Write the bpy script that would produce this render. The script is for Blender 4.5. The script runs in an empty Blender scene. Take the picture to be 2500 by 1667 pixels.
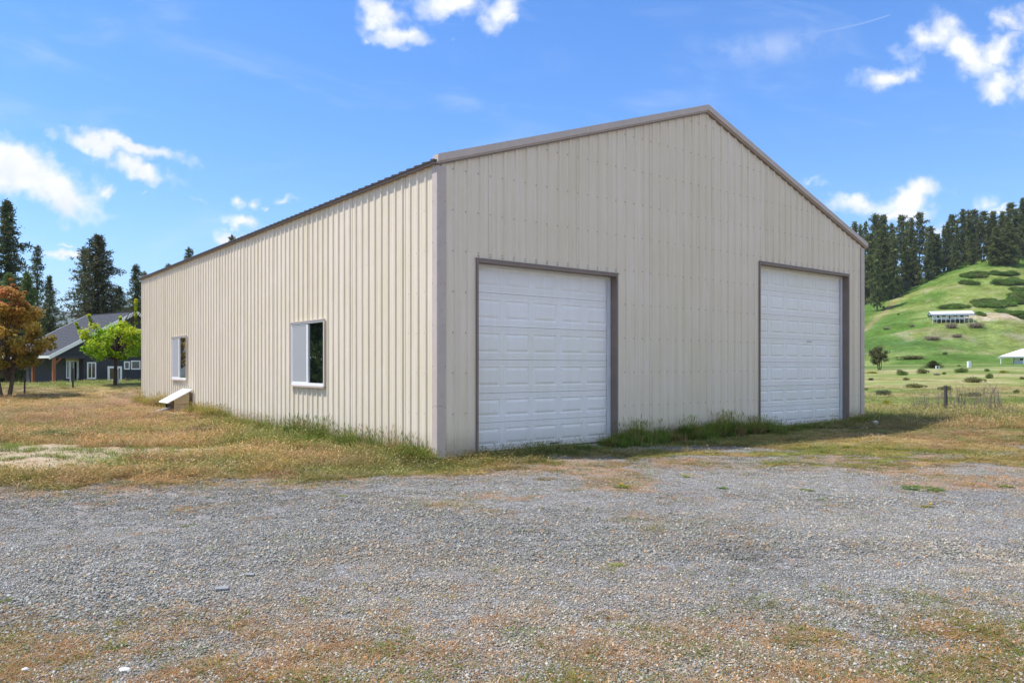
import bpy, math, random
import numpy as np
from mathutils import Vector, Matrix

random.seed(7)
RNG = np.random.default_rng(7)
scene = bpy.context.scene
COL = scene.collection
R = math.radians

# ------------------------------------------------------------------ camera
EYE = 1.364
cam_d = bpy.data.cameras.new("camera")
cam = bpy.data.objects.new("camera", cam_d)
COL.objects.link(cam)
cam.location = (0, 0, EYE)
cam.rotation_euler = (R(90), 0, 0)
cam_d.sensor_width = 36
cam_d.lens = 1840.6 / 2500 * 36
cam_d.shift_y = 62.4 / 2500
cam_d.clip_start = 0.1
cam_d.clip_end = 20000
scene.camera = cam

# ------------------------------------------------------------------ light
SHADOW = Vector((0.56, 0.02))                       # horizontal shadow per metre of height
SUN_EL = math.atan(1 / SHADOW.length)
SUN_STRENGTH = 3.7
SKY_STRENGTH = 0.15
sun_dir = Vector((-SHADOW.x, -SHADOW.y, 1)).normalized()
sd = bpy.data.lights.new("sun", 'SUN')
sd.energy = SUN_STRENGTH
sd.angle = R(0.9)
sd.color = (1.0, 0.955, 0.89)
sun = bpy.data.objects.new("sun", sd)
COL.objects.link(sun)
sun.rotation_euler = (-sun_dir).to_track_quat('-Z', 'Y').to_euler()
sun.location = (-20, -5, 30)

scene.render.engine = 'CYCLES'
scene.view_settings.view_transform = 'Standard'
scene.view_settings.look = 'None'
scene.view_settings.gamma = 1
scene.view_settings.exposure = 0.66
scene.view_settings.use_curve_mapping = False
scene.cycles.use_denoising = True
scene.cycles.max_bounces = 6
scene.cycles.diffuse_bounces = 3
scene.cycles.transparent_max_bounces = 12
scene.cycles.sample_clamp_indirect = 4.0

# ------------------------------------------------------------------ node helper
class NT:
    def __init__(self, tree):
        self.t = tree
    def n(self, typ, **kw):
        nd = self.t.nodes.new(typ)
        for k, v in kw.items():
            setattr(nd, k, v)
        return nd
    def link(self, a, b):
        self.t.links.new(a, b)
    def put(self, sock, v):
        if isinstance(v, bpy.types.NodeSocket):
            self.link(v, sock)
        elif v is not None:
            if isinstance(v, (tuple, list)) and len(v) == 3 and sock.type == 'RGBA':
                v = (*v, 1)
            sock.default_value = v
    def m(self, op, a, b=None, c=None, clamp=False):
        nd = self.n('ShaderNodeMath', operation=op, use_clamp=clamp)
        for i, v in enumerate((a, b, c)):
            if v is not None:
                self.put(nd.inputs[i], v)
        return nd.outputs[0]
    def ss(self, x, lo, hi, a=0.0, b=1.0):
        nd = self.n('ShaderNodeMapRange', interpolation_type='SMOOTHSTEP')
        for i, v in enumerate((x, lo, hi, a, b)):
            self.put(nd.inputs[i], v)
        return nd.outputs[0]
    def mr(self, x, lo, hi, a=0.0, b=1.0):
        nd = self.n('ShaderNodeMapRange')
        for i, v in enumerate((x, lo, hi, a, b)):
            self.put(nd.inputs[i], v)
        return nd.outputs[0]
    def mix(self, f, a, b, blend='MIX'):
        nd = self.n('ShaderNodeMix', data_type='RGBA', blend_type=blend)
        self.put(nd.inputs[0], f)
        self.put(nd.inputs[6], a)
        self.put(nd.inputs[7], b)
        return nd.outputs[2]
    def noise(self, vec, scale, detail=3, rough=0.55, dist=0.0, dim='3D'):
        nd = self.n('ShaderNodeTexNoise', noise_dimensions=dim)
        if vec is not None:
            self.link(vec, nd.inputs['Vector'])
        nd.inputs['Scale'].default_value = scale
        nd.inputs['Detail'].default_value = detail
        nd.inputs['Roughness'].default_value = rough
        nd.inputs['Distortion'].default_value = dist
        return nd
    def ramp(self, f, stops):
        nd = self.n('ShaderNodeValToRGB')
        e = nd.color_ramp.elements
        while len(e) < len(stops):
            e.new(0.5)
        for i, (p, c) in enumerate(stops):
            e[i].position = p
            e[i].color = (*c, 1)
        self.put(nd.inputs[0], f)
        return nd.outputs[0]
    def comb(self, x, y, z):
        nd = self.n('ShaderNodeCombineXYZ')
        for i, v in enumerate((x, y, z)):
            self.put(nd.inputs[i], v)
        return nd.outputs[0]
    def sep(self, v):
        nd = self.n('ShaderNodeSeparateXYZ')
        self.link(v, nd.inputs[0])
        return nd.outputs

# ------------------------------------------------------------------ world: sky with clouds
world = bpy.data.worlds.new("World")
scene.world = world
world.use_nodes = True
wt = world.node_tree
wt.nodes.clear()
W = NT(wt)
sky = W.n('ShaderNodeTexSky', sky_type='NISHITA')
sky.sun_disc = False
sky.sun_elevation = SUN_EL
sky.sun_rotation = math.atan2(sun_dir.x, sun_dir.y)
sky.air_density = 1.0
sky.dust_density = 0.35
sky.ozone_density = 1.6
tc = W.n('ShaderNodeTexCoord')
dx, dy, dz = W.sep(tc.outputs['Generated'])
hs = W.n('ShaderNodeHueSaturation')
hs.inputs['Saturation'].default_value = 1.30
W.link(sky.outputs[0], hs.inputs['Color'])
skycol = W.mix(1.0, hs.outputs[0], (0.66, 0.80, 1.00), 'MULTIPLY')
# directions towards the north (+Y) as tangent coordinates; clouds sit at fixed bearings
ysafe = W.m('MAXIMUM', dy, 0.05)
px = W.m('DIVIDE', dx, ysafe)
pz = W.m('DIVIDE', dz, ysafe)
p2 = W.comb(px, pz, 0.0)
w1 = W.noise(p2, 9.0, 4, 0.6)
w1s = W.sep(w1.outputs['Color'])
w2 = W.noise(p2, 34.0, 3, 0.6)
w2s = W.sep(w2.outputs['Color'])
def warp(base, a, b):
    o = W.m('MULTIPLY_ADD', W.m('SUBTRACT', a, 0.5), 0.085, base)
    return W.m('MULTIPLY_ADD', W.m('SUBTRACT', b, 0.5), 0.030, o)
qx = warp(px, w1s[0], w2s[0])
qz = warp(pz, w1s[1], w2s[1])
q2 = W.comb(qx, qz, 0.0)
# centre and radii in photograph pixels turned into bearings: x, y, rx, ry, tilt, weight
CL = [(30, 395, 155, 50, -22, 1.35), (150, 460, 110, 40, -28, 1.3), (60, 430, 120, 40, -15, 1.3),
      (215, 330, 80, 24, -10, 1.2), (320, 350, 110, 22, -18, 1.25), (362, 418, 75, 22, -22, 1.2), (245, 450, 26, 13, 0, .8),
      (368, 463, 16, 8, 0, .75), (160, 583, 26, 10, 0, .85), (150, 612, 75, 15, -8, 1.15), (170, 680, 50, 16, 0, .7),
      (578, 482, 26, 20, -30, .95), (620, 480, 22, 26, 50, .95), (655, 500, 16, 14, 0, .9), (590, 530, 48, 18, -15, 1.2),
      (570, 573, 48, 18, -10, 1.2), (700, 478, 42, 14, 0, .78), (475, 490, 45, 10, -18, .5),
      (925, 20, 75, 34, -38, .95), (985, 72, 85, 26, -8, 1.0), (905, 78, 24, 16, 30, .7), (1105, 10, 110, 45, 0, 1.0),
      (1210, 45, 48, 40, -60, 1.0), (1235, 65, 30, 26, 40, .85), (1110, 88, 12, 16, 0, .6), (730, 42, 50, 10, -5, .45),
      (2180, 190, 82, 34, 12, 1.0), (2270, 110, 72, 52, 25, 1.0), (2350, 150, 75, 48, -30, 1.0), (2430, 215, 70, 36, 0, 1.0),
      (2430, 120, 80, 34, 30, 1.0), (2465, 45, 55, 30, 0, 1.0), (2520, 190, 50, 90, 0, 1.0), (2560, 90, 70, 90, 0, 1.0),
      (2100, 490, 90, 26, 8, 1.15), (2215, 465, 70, 30, 12, 1.15), (2185, 505, 95, 20, 0, .9), (1985, 452, 42, 16, 8, .68),
      (2420, 475, 34, 26, 25, .75), (2450, 500, 50, 14, 0, .7), (2300, 560, 70, 20, 0, .85), (2440, 515, 45, 10, 0, .8),
      (-180, 380, 130, 70, -10, 1.0), (2760, 300, 130, 60, 10, 1.0), (3050, 520, 150, 40, 0, .9), (-420, 560, 160, 40, 0, .9),
      (1080, -120, 180, 90, -10, 1.0), (2480, -160, 200, 70, 20, .9), (420, -260, 160, 60, -10, .9)]
acc = None
for (cx, cy, rx, ry, tilt, wgt) in CL:
    ux, uz = (cx - 1250) / 1840.6, (895.9 - cy) / 1840.6
    a, b = rx / 1840.6, ry / 1840.6
    mp_ = W.n('ShaderNodeMapping', vector_type='TEXTURE')
    mp_.inputs['Location'].default_value = (ux, uz, 0)
    mp_.inputs['Rotation'].default_value = (0, 0, R(tilt))
    mp_.inputs['Scale'].default_value = (a, b, 1)
    W.link(q2, mp_.inputs[0])
    ln_ = W.n('ShaderNodeVectorMath', operation='LENGTH')
    W.link(mp_.outputs[0], ln_.inputs[0])
    v = W.m('MULTIPLY_ADD', ln_.outputs['Value'], -0.5 * wgt, wgt)
    acc = v if acc is None else W.m('MAXIMUM', acc, v)
acc = W.m('MAXIMUM', acc, 0.0)
fine = W.noise(p2, 16.0, 7, 0.62)
dens = W.m('MULTIPLY_ADD', W.m('SUBTRACT', fine.outputs[0], 0.5), 1.35, acc)
front = W.ss(dy, 0.12, 0.3)
mask_f = W.m('MULTIPLY', W.ss(dens, 0.32, 1.02), front)
# elsewhere in the sky, out of view: cloud cover thickened to brighten the shaded gable
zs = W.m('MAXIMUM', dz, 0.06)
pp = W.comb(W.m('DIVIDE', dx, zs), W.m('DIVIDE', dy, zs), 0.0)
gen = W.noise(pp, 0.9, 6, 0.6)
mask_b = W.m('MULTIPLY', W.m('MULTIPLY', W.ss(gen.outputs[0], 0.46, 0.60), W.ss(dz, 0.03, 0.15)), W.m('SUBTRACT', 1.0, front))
# thin high haze streaks
stv = W.comb(W.m('ADD', W.m('MULTIPLY', px, 2.2), W.m('MULTIPLY', pz, -3.0)), W.m('ADD', W.m('MULTIPLY', pz, 9.0), W.m('MULTIPLY', px, 2.0)), 3.3)
stn = W.noise(stv, 1.6, 5, 0.6, 0.6)
streak = W.m('MULTIPLY', W.m('MULTIPLY', W.ss(stn.outputs[0], 0.50, 0.80), 0.16), front)
# aeroplane trail: thin line with a faded fan of cirrus below it
tx, tz = W.m('SUBTRACT', px, (2176 - 1250) / 1840.6), W.m('SUBTRACT', pz, (895.9 - 36) / 1840.6)
ang = R(19)
al = W.m('ADD', W.m('MULTIPLY', tx, -math.cos(ang)), W.m('MULTIPLY', tz, -math.sin(ang)))
ac = W.m('ADD', W.m('MULTIPLY', tx, -math.sin(ang)), W.m('MULTIPLY', tz, math.cos(ang)))
ac = W.m('SUBTRACT', ac, W.m('MULTIPLY', W.m('MULTIPLY', al, al), 0.9))
line = W.m('SUBTRACT', 1.0, W.ss(W.m('ABSOLUTE', ac), 0.0, W.m('MULTIPLY_ADD', al, 0.018, 0.0012)))
line = W.m('MULTIPLY', W.m('MULTIPLY', line, W.ss(al, 0.0, 0.003)), W.ss(al, 0.26, 0.05))
cirr = W.m('MULTIPLY', W.ss(W.m('ABSOLUTE', W.m('ADD', ac, W.m('MULTIPLY', al, 0.09))), 0.035, 0.0), W.m('MULTIPLY', W.ss(al, 0.03, 0.12), W.ss(al, 0.30, 0.2)))
cirr = W.m('MULTIPLY', cirr, W.m('MULTIPLY', W.ss(fine.outputs[0], 0.3, 0.7), 0.30))
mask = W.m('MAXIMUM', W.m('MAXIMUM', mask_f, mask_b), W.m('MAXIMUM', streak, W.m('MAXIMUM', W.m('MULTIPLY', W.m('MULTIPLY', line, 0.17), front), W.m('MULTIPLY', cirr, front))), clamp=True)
shade = W.noise(p2, 11.0, 5, 0.6)
ccol = W.mix(W.ss(shade.outputs[0], 0.38, 0.66), (4.3, 4.4, 4.6), (5.5, 5.45, 5.4))
ccol = W.mix(1.0, ccol, (1, 1, 1), 'MULTIPLY')
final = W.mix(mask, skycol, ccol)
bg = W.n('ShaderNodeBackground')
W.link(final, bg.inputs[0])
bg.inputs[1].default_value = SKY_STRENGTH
wo = W.n('ShaderNodeOutputWorld')
W.link(bg.outputs[0], wo.inputs[0])

# ------------------------------------------------------------------ numpy noise
def _h(ix, iy, seed):
    n = (ix * 374761393 + iy * 668265263 + seed * 1274126177) & 0xFFFFFFFF
    n = ((n ^ (n >> 13)) * 1274126177) & 0xFFFFFFFF
    n = n ^ (n >> 16)
    return (n & 0xFFFFFF) / float(0xFFFFFF)
def vn(x, y, seed=0):
    x = np.asarray(x, float); y = np.asarray(y, float)
    xi = np.floor(x).astype(np.int64); yi = np.floor(y).astype(np.int64)
    fx = x - xi; fy = y - yi
    fx = fx * fx * (3 - 2 * fx); fy = fy * fy * (3 - 2 * fy)
    a = _h(xi, yi, seed); b = _h(xi + 1, yi, seed); c = _h(xi, yi + 1, seed); d = _h(xi + 1, yi + 1, seed)
    return (a * (1 - fx) + b * fx) * (1 - fy) + (c * (1 - fx) + d * fx) * fy
def fbm(x, y, f, o=4, seed=0, rough=0.55):
    t = 0; a = 1; s = 0
    for k in range(o):
        t = t + a * vn(x * f, y * f, seed + k * 17); s += a
        a *= rough; f *= 2.03
    return t / s
def sst(x, a, b):
    t = np.clip((x - a) / (b - a), 0, 1)
    return t * t * (3 - 2 * t)

# ------------------------------------------------------------------ barn frame (local x along gable, y along long wall)
TH = 0.9049
BX, BY = -1.10, 11.155
D2 = np.array([math.sin(TH), math.cos(TH)])
D1 = np.array([-math.cos(TH), math.sin(TH)])
WID, LEN, EAVE, RIDGE = 12.61, 18.81, 4.379, 6.451
def to_local(x, y):
    rx, ry = x - BX, y - BY
    return rx * D2[0] + ry * D2[1], rx * D1[0] + ry * D1[1]
def to_world(s, t):
    return BX + s * D2[0] + t * D1[0], BY + s * D2[1] + t * D1[1]

PX = [-1e5, 60, 110, 170, 200, 222, 236, 246, 262, 267, 275, 310, 350, 372, 450, 700, 1500, 1e5]
PZ = [0, 0, 1.2, 2.2, 2.6, 6.6, 11.5, 16, 17, 20.2, 22, 33, 46, 49, 53, 45, 30, 0]
def tz(x, y):
    x = np.asarray(x, float); y = np.asarray(y, float)
    u = x / np.maximum(y, 1.0)
    g = 0.10 + 0.90 * sst(u, 0.20, 0.66)
    prof = np.interp(y, PX, PZ)
    g = g * (1 + .10 * sst(u, .50, .66) * sst(y, 275, 350)) + .12 * sst(u, .66, .95) * sst(y, 275, 350)
    z = prof * np.where(y > 60, g, 1)
    z = np.where(u < 0.05, z * sst(u, -0.15, 0.05), z)
    big = sst(y, 150, 300)
    z = z + big * (fbm(x, y, 0.03, 4, 5) - 0.5) * 4.5 * sst(u, 0.1, 0.3)
    # swell in front of the house on the left, and the small fall behind it
    z = z + 0.52 * np.exp(-(((x + 20) / 8.5) ** 2 + ((y - 41) / 7.0) ** 2))
    z = z + 0.22 * np.exp(-(((x + 30) / 9.0) ** 2 + ((y - 38) / 6.0) ** 2))
    z = z - 0.22 * sst(y, 46, 55) * sst(-x, 5, 16) * (1 - sst(y, 120, 300))
    s, t = to_local(x, y)
    bank = 0.14 * np.exp(-((s + 0.2) / 2.2) ** 2) * sst(t, 4, 12) * (1 - sst(t, 19, 24))
    z = z + bank
    z = z - 0.055 * np.exp(-((s + .3) ** 2 + (t + .3) ** 2) / 1.6 ** 2)
    r = np.hypot(x, y)
    out = np.minimum(sst(np.maximum(-s, -t) , 0.5, 4) + sst(s - WID, 0.5, 4) + sst(t - LEN, 0.5, 4), 1)
    z = z + out * sst(r, 4, 14) * (fbm(x, y, 0.35, 3, 9) - 0.5) * 0.10 * (1 - sst(r, 150, 300))
    z = z + (fbm(x, y, 1.1, 3, 21) - 0.5) * 0.035 * (1 - sst(r, 60, 100)) * np.where((s > -0.3) & (t > -0.3) & (s < WID + .3) & (t < LEN + .3), 0.2, 1)
    return z

# ------------------------------------------------------------------ ground zones (real patches of gravel, sand and turf)
def edge_y(x):   # where the gravel yard ends and turf begins
    base = np.interp(x, [-30, -9, -5.3, -3.2, -1.0, 0.9, 2.5, 7, 9, 14, 30], [7.3, 7.4, 8.0, 9.0, 9.9, 10.9, 10.5, 10.4, 10.6, 10.8, 11.0])
    return base + (fbm(x, x * 0 + 3.1, 0.9, 3, 33) - 0.5) * 0.9
def zones(x, y):
    """cover 0..1 of: gravel, dry orange weeds, green turf, tan grass, sand"""
    s, t = to_local(x, y)
    e = edge_y(x)
    n1 = fbm(x, y, 0.8, 4, 41); n2 = fbm(x, y, 2.6, 3, 52); n3 = fbm(x, y, 0.25, 3, 63)
    g = 1 - sst(y + (n2 - 0.5) * 1.6 + (n1 - .5) * 1.6, e - 0.35, e + 0.45)
    # patches of bare gravel in the turf in front of the gable
    inside = sst(x, 0.5, 3.0) * (1 - sst(y, 13, 15))
    g2 = inside * sst(fbm(x * 0.6, y * 1.6, 0.9, 4, 71), 0.50, 0.62)
    g = np.maximum(g, g2 * 0.9)
    sand = np.exp(-(((x + 9.6) / 4.3) ** 2 + ((y - 11.2) / 2.2) ** 2)) * 1.6
    sand = sst(sand + (n1 - 0.5) * 1.0 + (n2 - .5) * .5, 0.38, 0.62)
    sand2 = 0.7 * sst(np.exp(-(((x + 3.3) / 1.2) ** 2 + ((y - 9.4) / .5) ** 2)) + (n2 - .5) * 1.2, .6, .9)
    sand = np.maximum(sand, sand2 * .35)
    # dry orange low weeds: along the edge, in the foreground, and over the right of the yard
    o = np.exp(-((y - e + 0.1) / 0.75) ** 2) * (0.75 + 0.5 * (n1 - .5)) * np.where(x < 1.5, 1, 0.75)
    fore = sst(-(y - 0.10 * x * np.where(x > 0, 1, -.3)), -4.6, -3.5) * (.40 + .60 * sst(n1 * .5 + n2 * .5, 0.36, 0.54))
    right = sst(x, 2.0, 7.0) * sst(y, 4.5, 9.0) * sst(n1 * .6 + n2 * .4, 0.40, 0.60)
    mid = sst(n1, 0.50, 0.66) * 0.75 * sst(y, 5.0, 8.0)
    o = np.maximum(np.maximum(o, fore * 0.95), np.maximum(right * 0.8, mid))
    o = np.clip(o, 0, 1)
    turf = 1 - np.maximum(g, 0)
    green = np.exp(-(np.maximum(-t, 0) / 1.5) ** 2) * sst(s, -0.5, 1.5) * (t < 0.2) * (s < WID + 5)
    green = np.maximum(green, 0.8 * np.exp(-((s + 0.4) / 0.8) ** 2) * (t > -1) * (1 - sst(t, 6, 11)))
    green = np.maximum(green, 0.75 * sst(y, 30, 50) * (x < -5) * sst(n3, .3, .6))
    green = np.maximum(green, 0.65 * sst(n1, 0.56, 0.68))
    green = np.clip(green, 0, 1)
    return g, o, turf, green, sand

# palette of the plants and soils (real, unlit base colours)
C_TAN = np.array((0.41, 0.28, 0.125)); C_RED = np.array((0.33, 0.19, 0.12)); C_OLV = np.array((0.23, 0.22, 0.05))
C_GRN = np.array((0.13, 0.19, 0.035)); C_DKG = np.array((0.07, 0.12, 0.02)); C_ORG = np.array((0.48, 0.24, 0.08))
C_PAL = np.array((0.48, 0.41, 0.26)); C_SAND = np.array((0.55, 0.43, 0.30)); C_BRT = np.array((0.17, 0.27, 0.035))

def mixc(a, b, t):
    t = np.asarray(t)[..., None]
    return a * (1 - t) + b * t

def turf_colour(x, y):
    g, o, turf, green, sand = zones(x, y)
    n1 = fbm(x, y, 0.5, 4, 81); n2 = fbm(x, y, 0.16, 3, 91); n3 = fbm(x, y, 1.7, 3, 97)
    c = mixc(np.broadcast_to(C_OLV, x.shape + (3,)), C_TAN, sst(n1, 0.36, 0.62))
    c = mixc(c, C_RED, 0.80 * sst(n3 * .5 + n2 * .5, 0.48, 0.62))
    u = x / np.maximum(y, 1)
    farr = sst(y, 15, 24) * (u > 0.1)
    fld = mixc(np.broadcast_to(np.array((0.20, 0.25, 0.06)), x.shape + (3,)), np.array((0.36, 0.31, 0.14)), sst(fbm(x, y * 2.2, 0.10, 4, 101), 0.40, 0.60))
    c = mixc(c, fld, farr)
    strip = np.exp(-((y - 22.0) / 2.2) ** 2) * (u > .3) * sst(n1, .35, .6)
    c = mixc(c, np.array((0.40, 0.28, 0.17)), strip * .8)
    lf = sst(y, 16, 26) * (u < 0)
    c = mixc(c, mixc(np.broadcast_to(C_TAN, x.shape + (3,)), np.array((0.38, 0.25, 0.16)), sst(n2, .4, .6)), lf * .8)
    lawn = sst(y + (n1 - .5) * 8, 33, 40) * (x < -8)
    c = mixc(c, np.array((0.20, 0.25, 0.05)), lawn * .9)
    c = mixc(c, C_GRN, green * (1 - farr) * (1 - lf) * .85)
    hill = sst(y + (fbm(x, y, .05, 4, 109) - .5) * 90, 88, 135) * (u > -0.02)
    nh = fbm(x, y, 0.045, 5, 111); nh2 = fbm(x, y, 0.012, 3, 121); nh3 = fbm(x, y, 0.2, 3, 131)
    hc = mixc(np.broadcast_to(np.array((0.090, 0.165, 0.024)), x.shape + (3,)), np.array((0.20, 0.24, 0.062)), sst(nh, 0.38, 0.62))
    hc = mixc(hc, np.array((0.07, 0.14, 0.028)), .85 * np.exp(-((y - 232) / 14) ** 2) * sst(nh3, .3, .6))
    hc = mixc(hc, np.array((0.33, 0.27, 0.17)), .55 * sst(nh3 * .5 + nh * .5, .58, .68))
    # bare cut bank and track by the long carport
    uu = u + 0
    bank = np.exp(-((y - 268) / 4.5) ** 2) * sst(uu, 0.592, 0.605) * sst(fbm(x, y, 0.13, 3, 141), 0.40, 0.55)
    hc = mixc(hc, np.array((0.46, 0.37, 0.27)), np.clip(bank * 1.2, 0, 1))
    road = np.exp(-((y - 253) / 4.0) ** 2) * sst(uu, 0.60, 0.62)
    hc = mixc(hc, np.array((0.45, 0.40, 0.26)), road * .7)
    path = np.exp(-(((u - 0.485) - (y - 300) * 0.0008) / 0.006) ** 2) * (y > 275) * (y < 340)
    hc = mixc(hc, np.array((0.36, 0.25, 0.14)), path * .6)
    c = mixc(c, hc, hill)
    c = mixc(c, np.array((0.30, 0.30, 0.12)), np.exp(-((y - 105) / 22) ** 2) * (u > .3) * .6 * sst(nh3, .35, .6))
    return c, g, o, sand, green

def new_obj(name, verts, faces, mat=None, parent=None, smooth=False, mats=None, midx=None):
    me = bpy.data.meshes.new(name)
    me.from_pydata(verts if isinstance(verts, list) else verts.tolist(), [], faces if isinstance(faces, list) else faces.tolist())
    if mats:
        for m_ in mats:
            me.materials.append(m_)
        if midx is not None:
            me.polygons.foreach_set('material_index', np.asarray(midx, np.int32))
    elif mat:
        me.materials.append(mat)
    if smooth:
        me.polygons.foreach_set('use_smooth', np.ones(len(me.polygons), bool))
    me.update()
    o = bpy.data.objects.new(name, me)
    COL.objects.link(o)
    if parent:
        o.parent = parent
    return o

def fast_obj(name, V, F, mat, parent=None, smooth=False, cols=None, link=True):
    """V (n,3) float, F (m,k) int of one polygon size; cols (n,3) vertex colours"""
    V = np.asarray(V, np.float32); F = np.asarray(F, np.int32)
    me = bpy.data.meshes.new(name)
    me.vertices.add(len(V)); me.vertices.foreach_set('co', V.ravel())
    k = F.shape[1]
    me.loops.add(F.size); me.loops.foreach_set('vertex_index', F.ravel())
    me.polygons.add(len(F)); me.polygons.foreach_set('loop_start', np.arange(0, F.size, k, dtype=np.int32))
    me.polygons.foreach_set('loop_total', np.full(len(F), k, np.int32))
    if smooth:
        me.polygons.foreach_set('use_smooth', np.ones(len(F), bool))
    me.materials.append(mat)
    if cols is not None:
        a = me.color_attributes.new('tint', 'FLOAT_COLOR', 'POINT')
        cc = np.ones((len(V), 4), np.float32); cc[:, :3] = cols
        a.data.foreach_set('color', cc.ravel())
    me.update(calc_edges=True)
    me.validate()
    o = bpy.data.objects.new(name, me)
    if link:
        COL.objects.link(o)
    if parent:
        o.parent = parent
    return o

# ------------------------------------------------------------------ materials
def mat_new(name):
    m = bpy.data.materials.new(name)
    m.use_nodes = True
    m.node_tree.nodes.clear()
    t = NT(m.node_tree)
    out = t.n('ShaderNodeOutputMaterial')
    return m, t, out

def simple(name, col, rough=0.6, var=0.08, scale=3.0, bump=0.0, bscale=30, metallic=0.0, spec=0.5, dirt=None, stretch=None):
    m, t, out = mat_new(name)
    b = t.n('ShaderNodeBsdfPrincipled')
    tc = t.n('ShaderNodeTexCoord')
    vec = tc.outputs['Object']
    if stretch:
        mp = t.n('ShaderNodeMapping'); mp.inputs['Scale'].default_value = stretch
        t.link(vec, mp.inputs[0]); vec = mp.outputs[0]
    n = t.noise(vec, scale, 5, 0.6)
    f = t.mr(n.outputs[0], 0.3, 0.7, 1 - var, 1 + var)
    c = t.mix(1.0, col, t.comb(f, f, f), 'MULTIPLY')
    if dirt:
        n2 = t.noise(vec, scale * 2.3, 6, 0.7)
        c = t.mix(t.m('MULTIPLY', t.ss(n2.outputs[0], 0.52, 0.75), dirt[1]), c, dirt[0])
    t.link(c, b.inputs['Base Color'])
    b.inputs['Roughness'].default_value = rough
    b.inputs['Metallic'].default_value = metallic
    b.inputs['Specular IOR Level'].default_value = spec
    if bump:
        nb = t.noise(vec, bscale, 4, 0.6)
        bp = t.n('ShaderNodeBump'); bp.inputs['Strength'].default_value = bump; bp.inputs['Distance'].default_value = 0.01
        t.link(nb.outputs[0], bp.inputs['Height']); t.link(bp.outputs[0], b.inputs['Normal'])
    t.link(b.outputs[0], out.inputs[0])
    return m

def panel_mat(name, col, amt=1.0):
    """painted steel siding: chalky speckle, faint run-off streaks, dirt splashed at the foot"""
    m, t, out = mat_new(name)
    b = t.n('ShaderNodeBsdfPrincipled')
    tc = t.n('ShaderNodeTexCoord')
    oi = t.n('ShaderNodeObjectInfo')
    v = tc.outputs['Object']
    xs = t.sep(v)
    mp = t.n('ShaderNodeMapping'); mp.inputs['Scale'].default_value = (9, 9, 0.35)
    t.link(v, mp.inputs[0])
    st = t.noise(mp.outputs[0], 1.6, 5, 0.65)
    sp = t.noise(v, 60, 3, 0.7)
    bl = t.noise(v, 1.3, 4, 0.6)
    f = t.m('ADD', t.mr(st.outputs[0], .3, .7, 1 - .075 * amt, 1 + .05 * amt), t.mr(sp.outputs[0], .3, .7, -.035, .035))
    f = t.m('ADD', f, t.mr(bl.outputs[0], .3, .7, -.025, .025))
    f = t.m('MULTIPLY', f, t.mr(oi.outputs['Random'], 0, 1, .975, 1.02))
    c = t.mix(1.0, col, t.comb(f, f, t.m('MULTIPLY', f, f)), 'MULTIPLY')
    dn = t.noise(v, 14, 4, .7)
    foot = t.m('MULTIPLY', t.ss(t.m('MULTIPLY_ADD', dn.outputs[0], -.25, xs[2]), 0.34, -0.08), 0.62 * amt)
    c = t.mix(foot, c, (0.34, 0.27, 0.18))
    t.link(c, b.inputs['Base Color'])
    b.inputs['Roughness'].default_value = 0.5
    b.inputs['Specular IOR Level'].default_value = 0.35
    bp = t.n('ShaderNodeBump'); bp.inputs['Strength'].default_value = 0.25; bp.inputs['Distance'].default_value = 0.02
    oil = t.noise(v, 2.4, 2, .5)
    t.link(oil.outputs[0], bp.inputs['Height']); t.link(bp.outputs[0], b.inputs['Normal'])
    t.link(b.outputs[0], out.inputs[0])
    return m

M = {}
M['siding'] = panel_mat('tan_steel', (0.755, 0.662, 0.515))
M['roof_steel'] = simple('brown_roof_steel', (0.055, 0.042, 0.036), 0.5)
M['trim'] = simple('taupe_trim', (0.52, 0.44, 0.38), 0.5, 0.05, 4, dirt=((0.30, 0.22, 0.16), 0.35), bump=.1)
M['brown_trim'] = simple('brown_trim', (0.22, 0.17, 0.14), 0.5, 0.1)
M['base_trim'] = simple('pale_base_trim', (0.58, 0.53, 0.43), 0.5, 0.1, dirt=((.3, .24, .17), .4))
M['door'] = panel_mat('white_door_paint', (0.88, 0.86, 0.815), .5)
M['stop'] = simple('white_stop', (0.70, 0.71, 0.72), 0.5)
M['seal'] = simple('rubber_seal', (0.10, 0.10, 0.11), 0.7)
M['screw'] = simple('screw_head', (0.12, 0.09, 0.07), 0.5)
M['vinyl'] = simple('white_vinyl', (0.78, 0.78, 0.77), 0.4, 0.03)
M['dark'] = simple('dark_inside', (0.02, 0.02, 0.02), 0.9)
M['concrete'] = simple('concrete', (0.38, 0.36, 0.33), 0.9, 0.15, 5, .3)
M['white_roof'] = simple('white_sheet_roof', (0.80, 0.80, 0.80), 0.4, 0.03)
M['white_paint'] = simple('white_paint', (0.78, 0.78, 0.78), 0.5, 0.04)
M['grey_steel'] = simple('grey_steel', (0.42, 0.45, 0.50), 0.4, 0.05, metallic=.2)
M['cedar'] = simple('stained_cedar', (0.28, 0.085, 0.03), 0.6, 0.25, 6, stretch=(8, 8, .6))
M['charcoal'] = simple('charcoal_siding', (0.040, 0.042, 0.052), 0.75, 0.2, 4, .3, stretch=(1, 1, .3))
M['shingle'] = simple('grey_shingles', (0.046, 0.048, 0.058), 0.9, 0.35, 9, .4, 40)
M['oldwood'] = simple('weathered_wood', (0.075, 0.065, 0.058), 0.85, 0.35, 9, .5, 40, stretch=(6, 6, .7))
M['board'] = simple('tan_board', (0.46, 0.37, 0.22), 0.75, 0.15, 6, stretch=(1, 4, 4))
M['rock'] = simple('pale_rock', (0.62, 0.60, 0.56), 0.8, 0.12, 9, .4)
M['slate'] = simple('grey_slate', (0.27, 0.27, 0.265), 0.8, 0.2, 20, .5)
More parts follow.
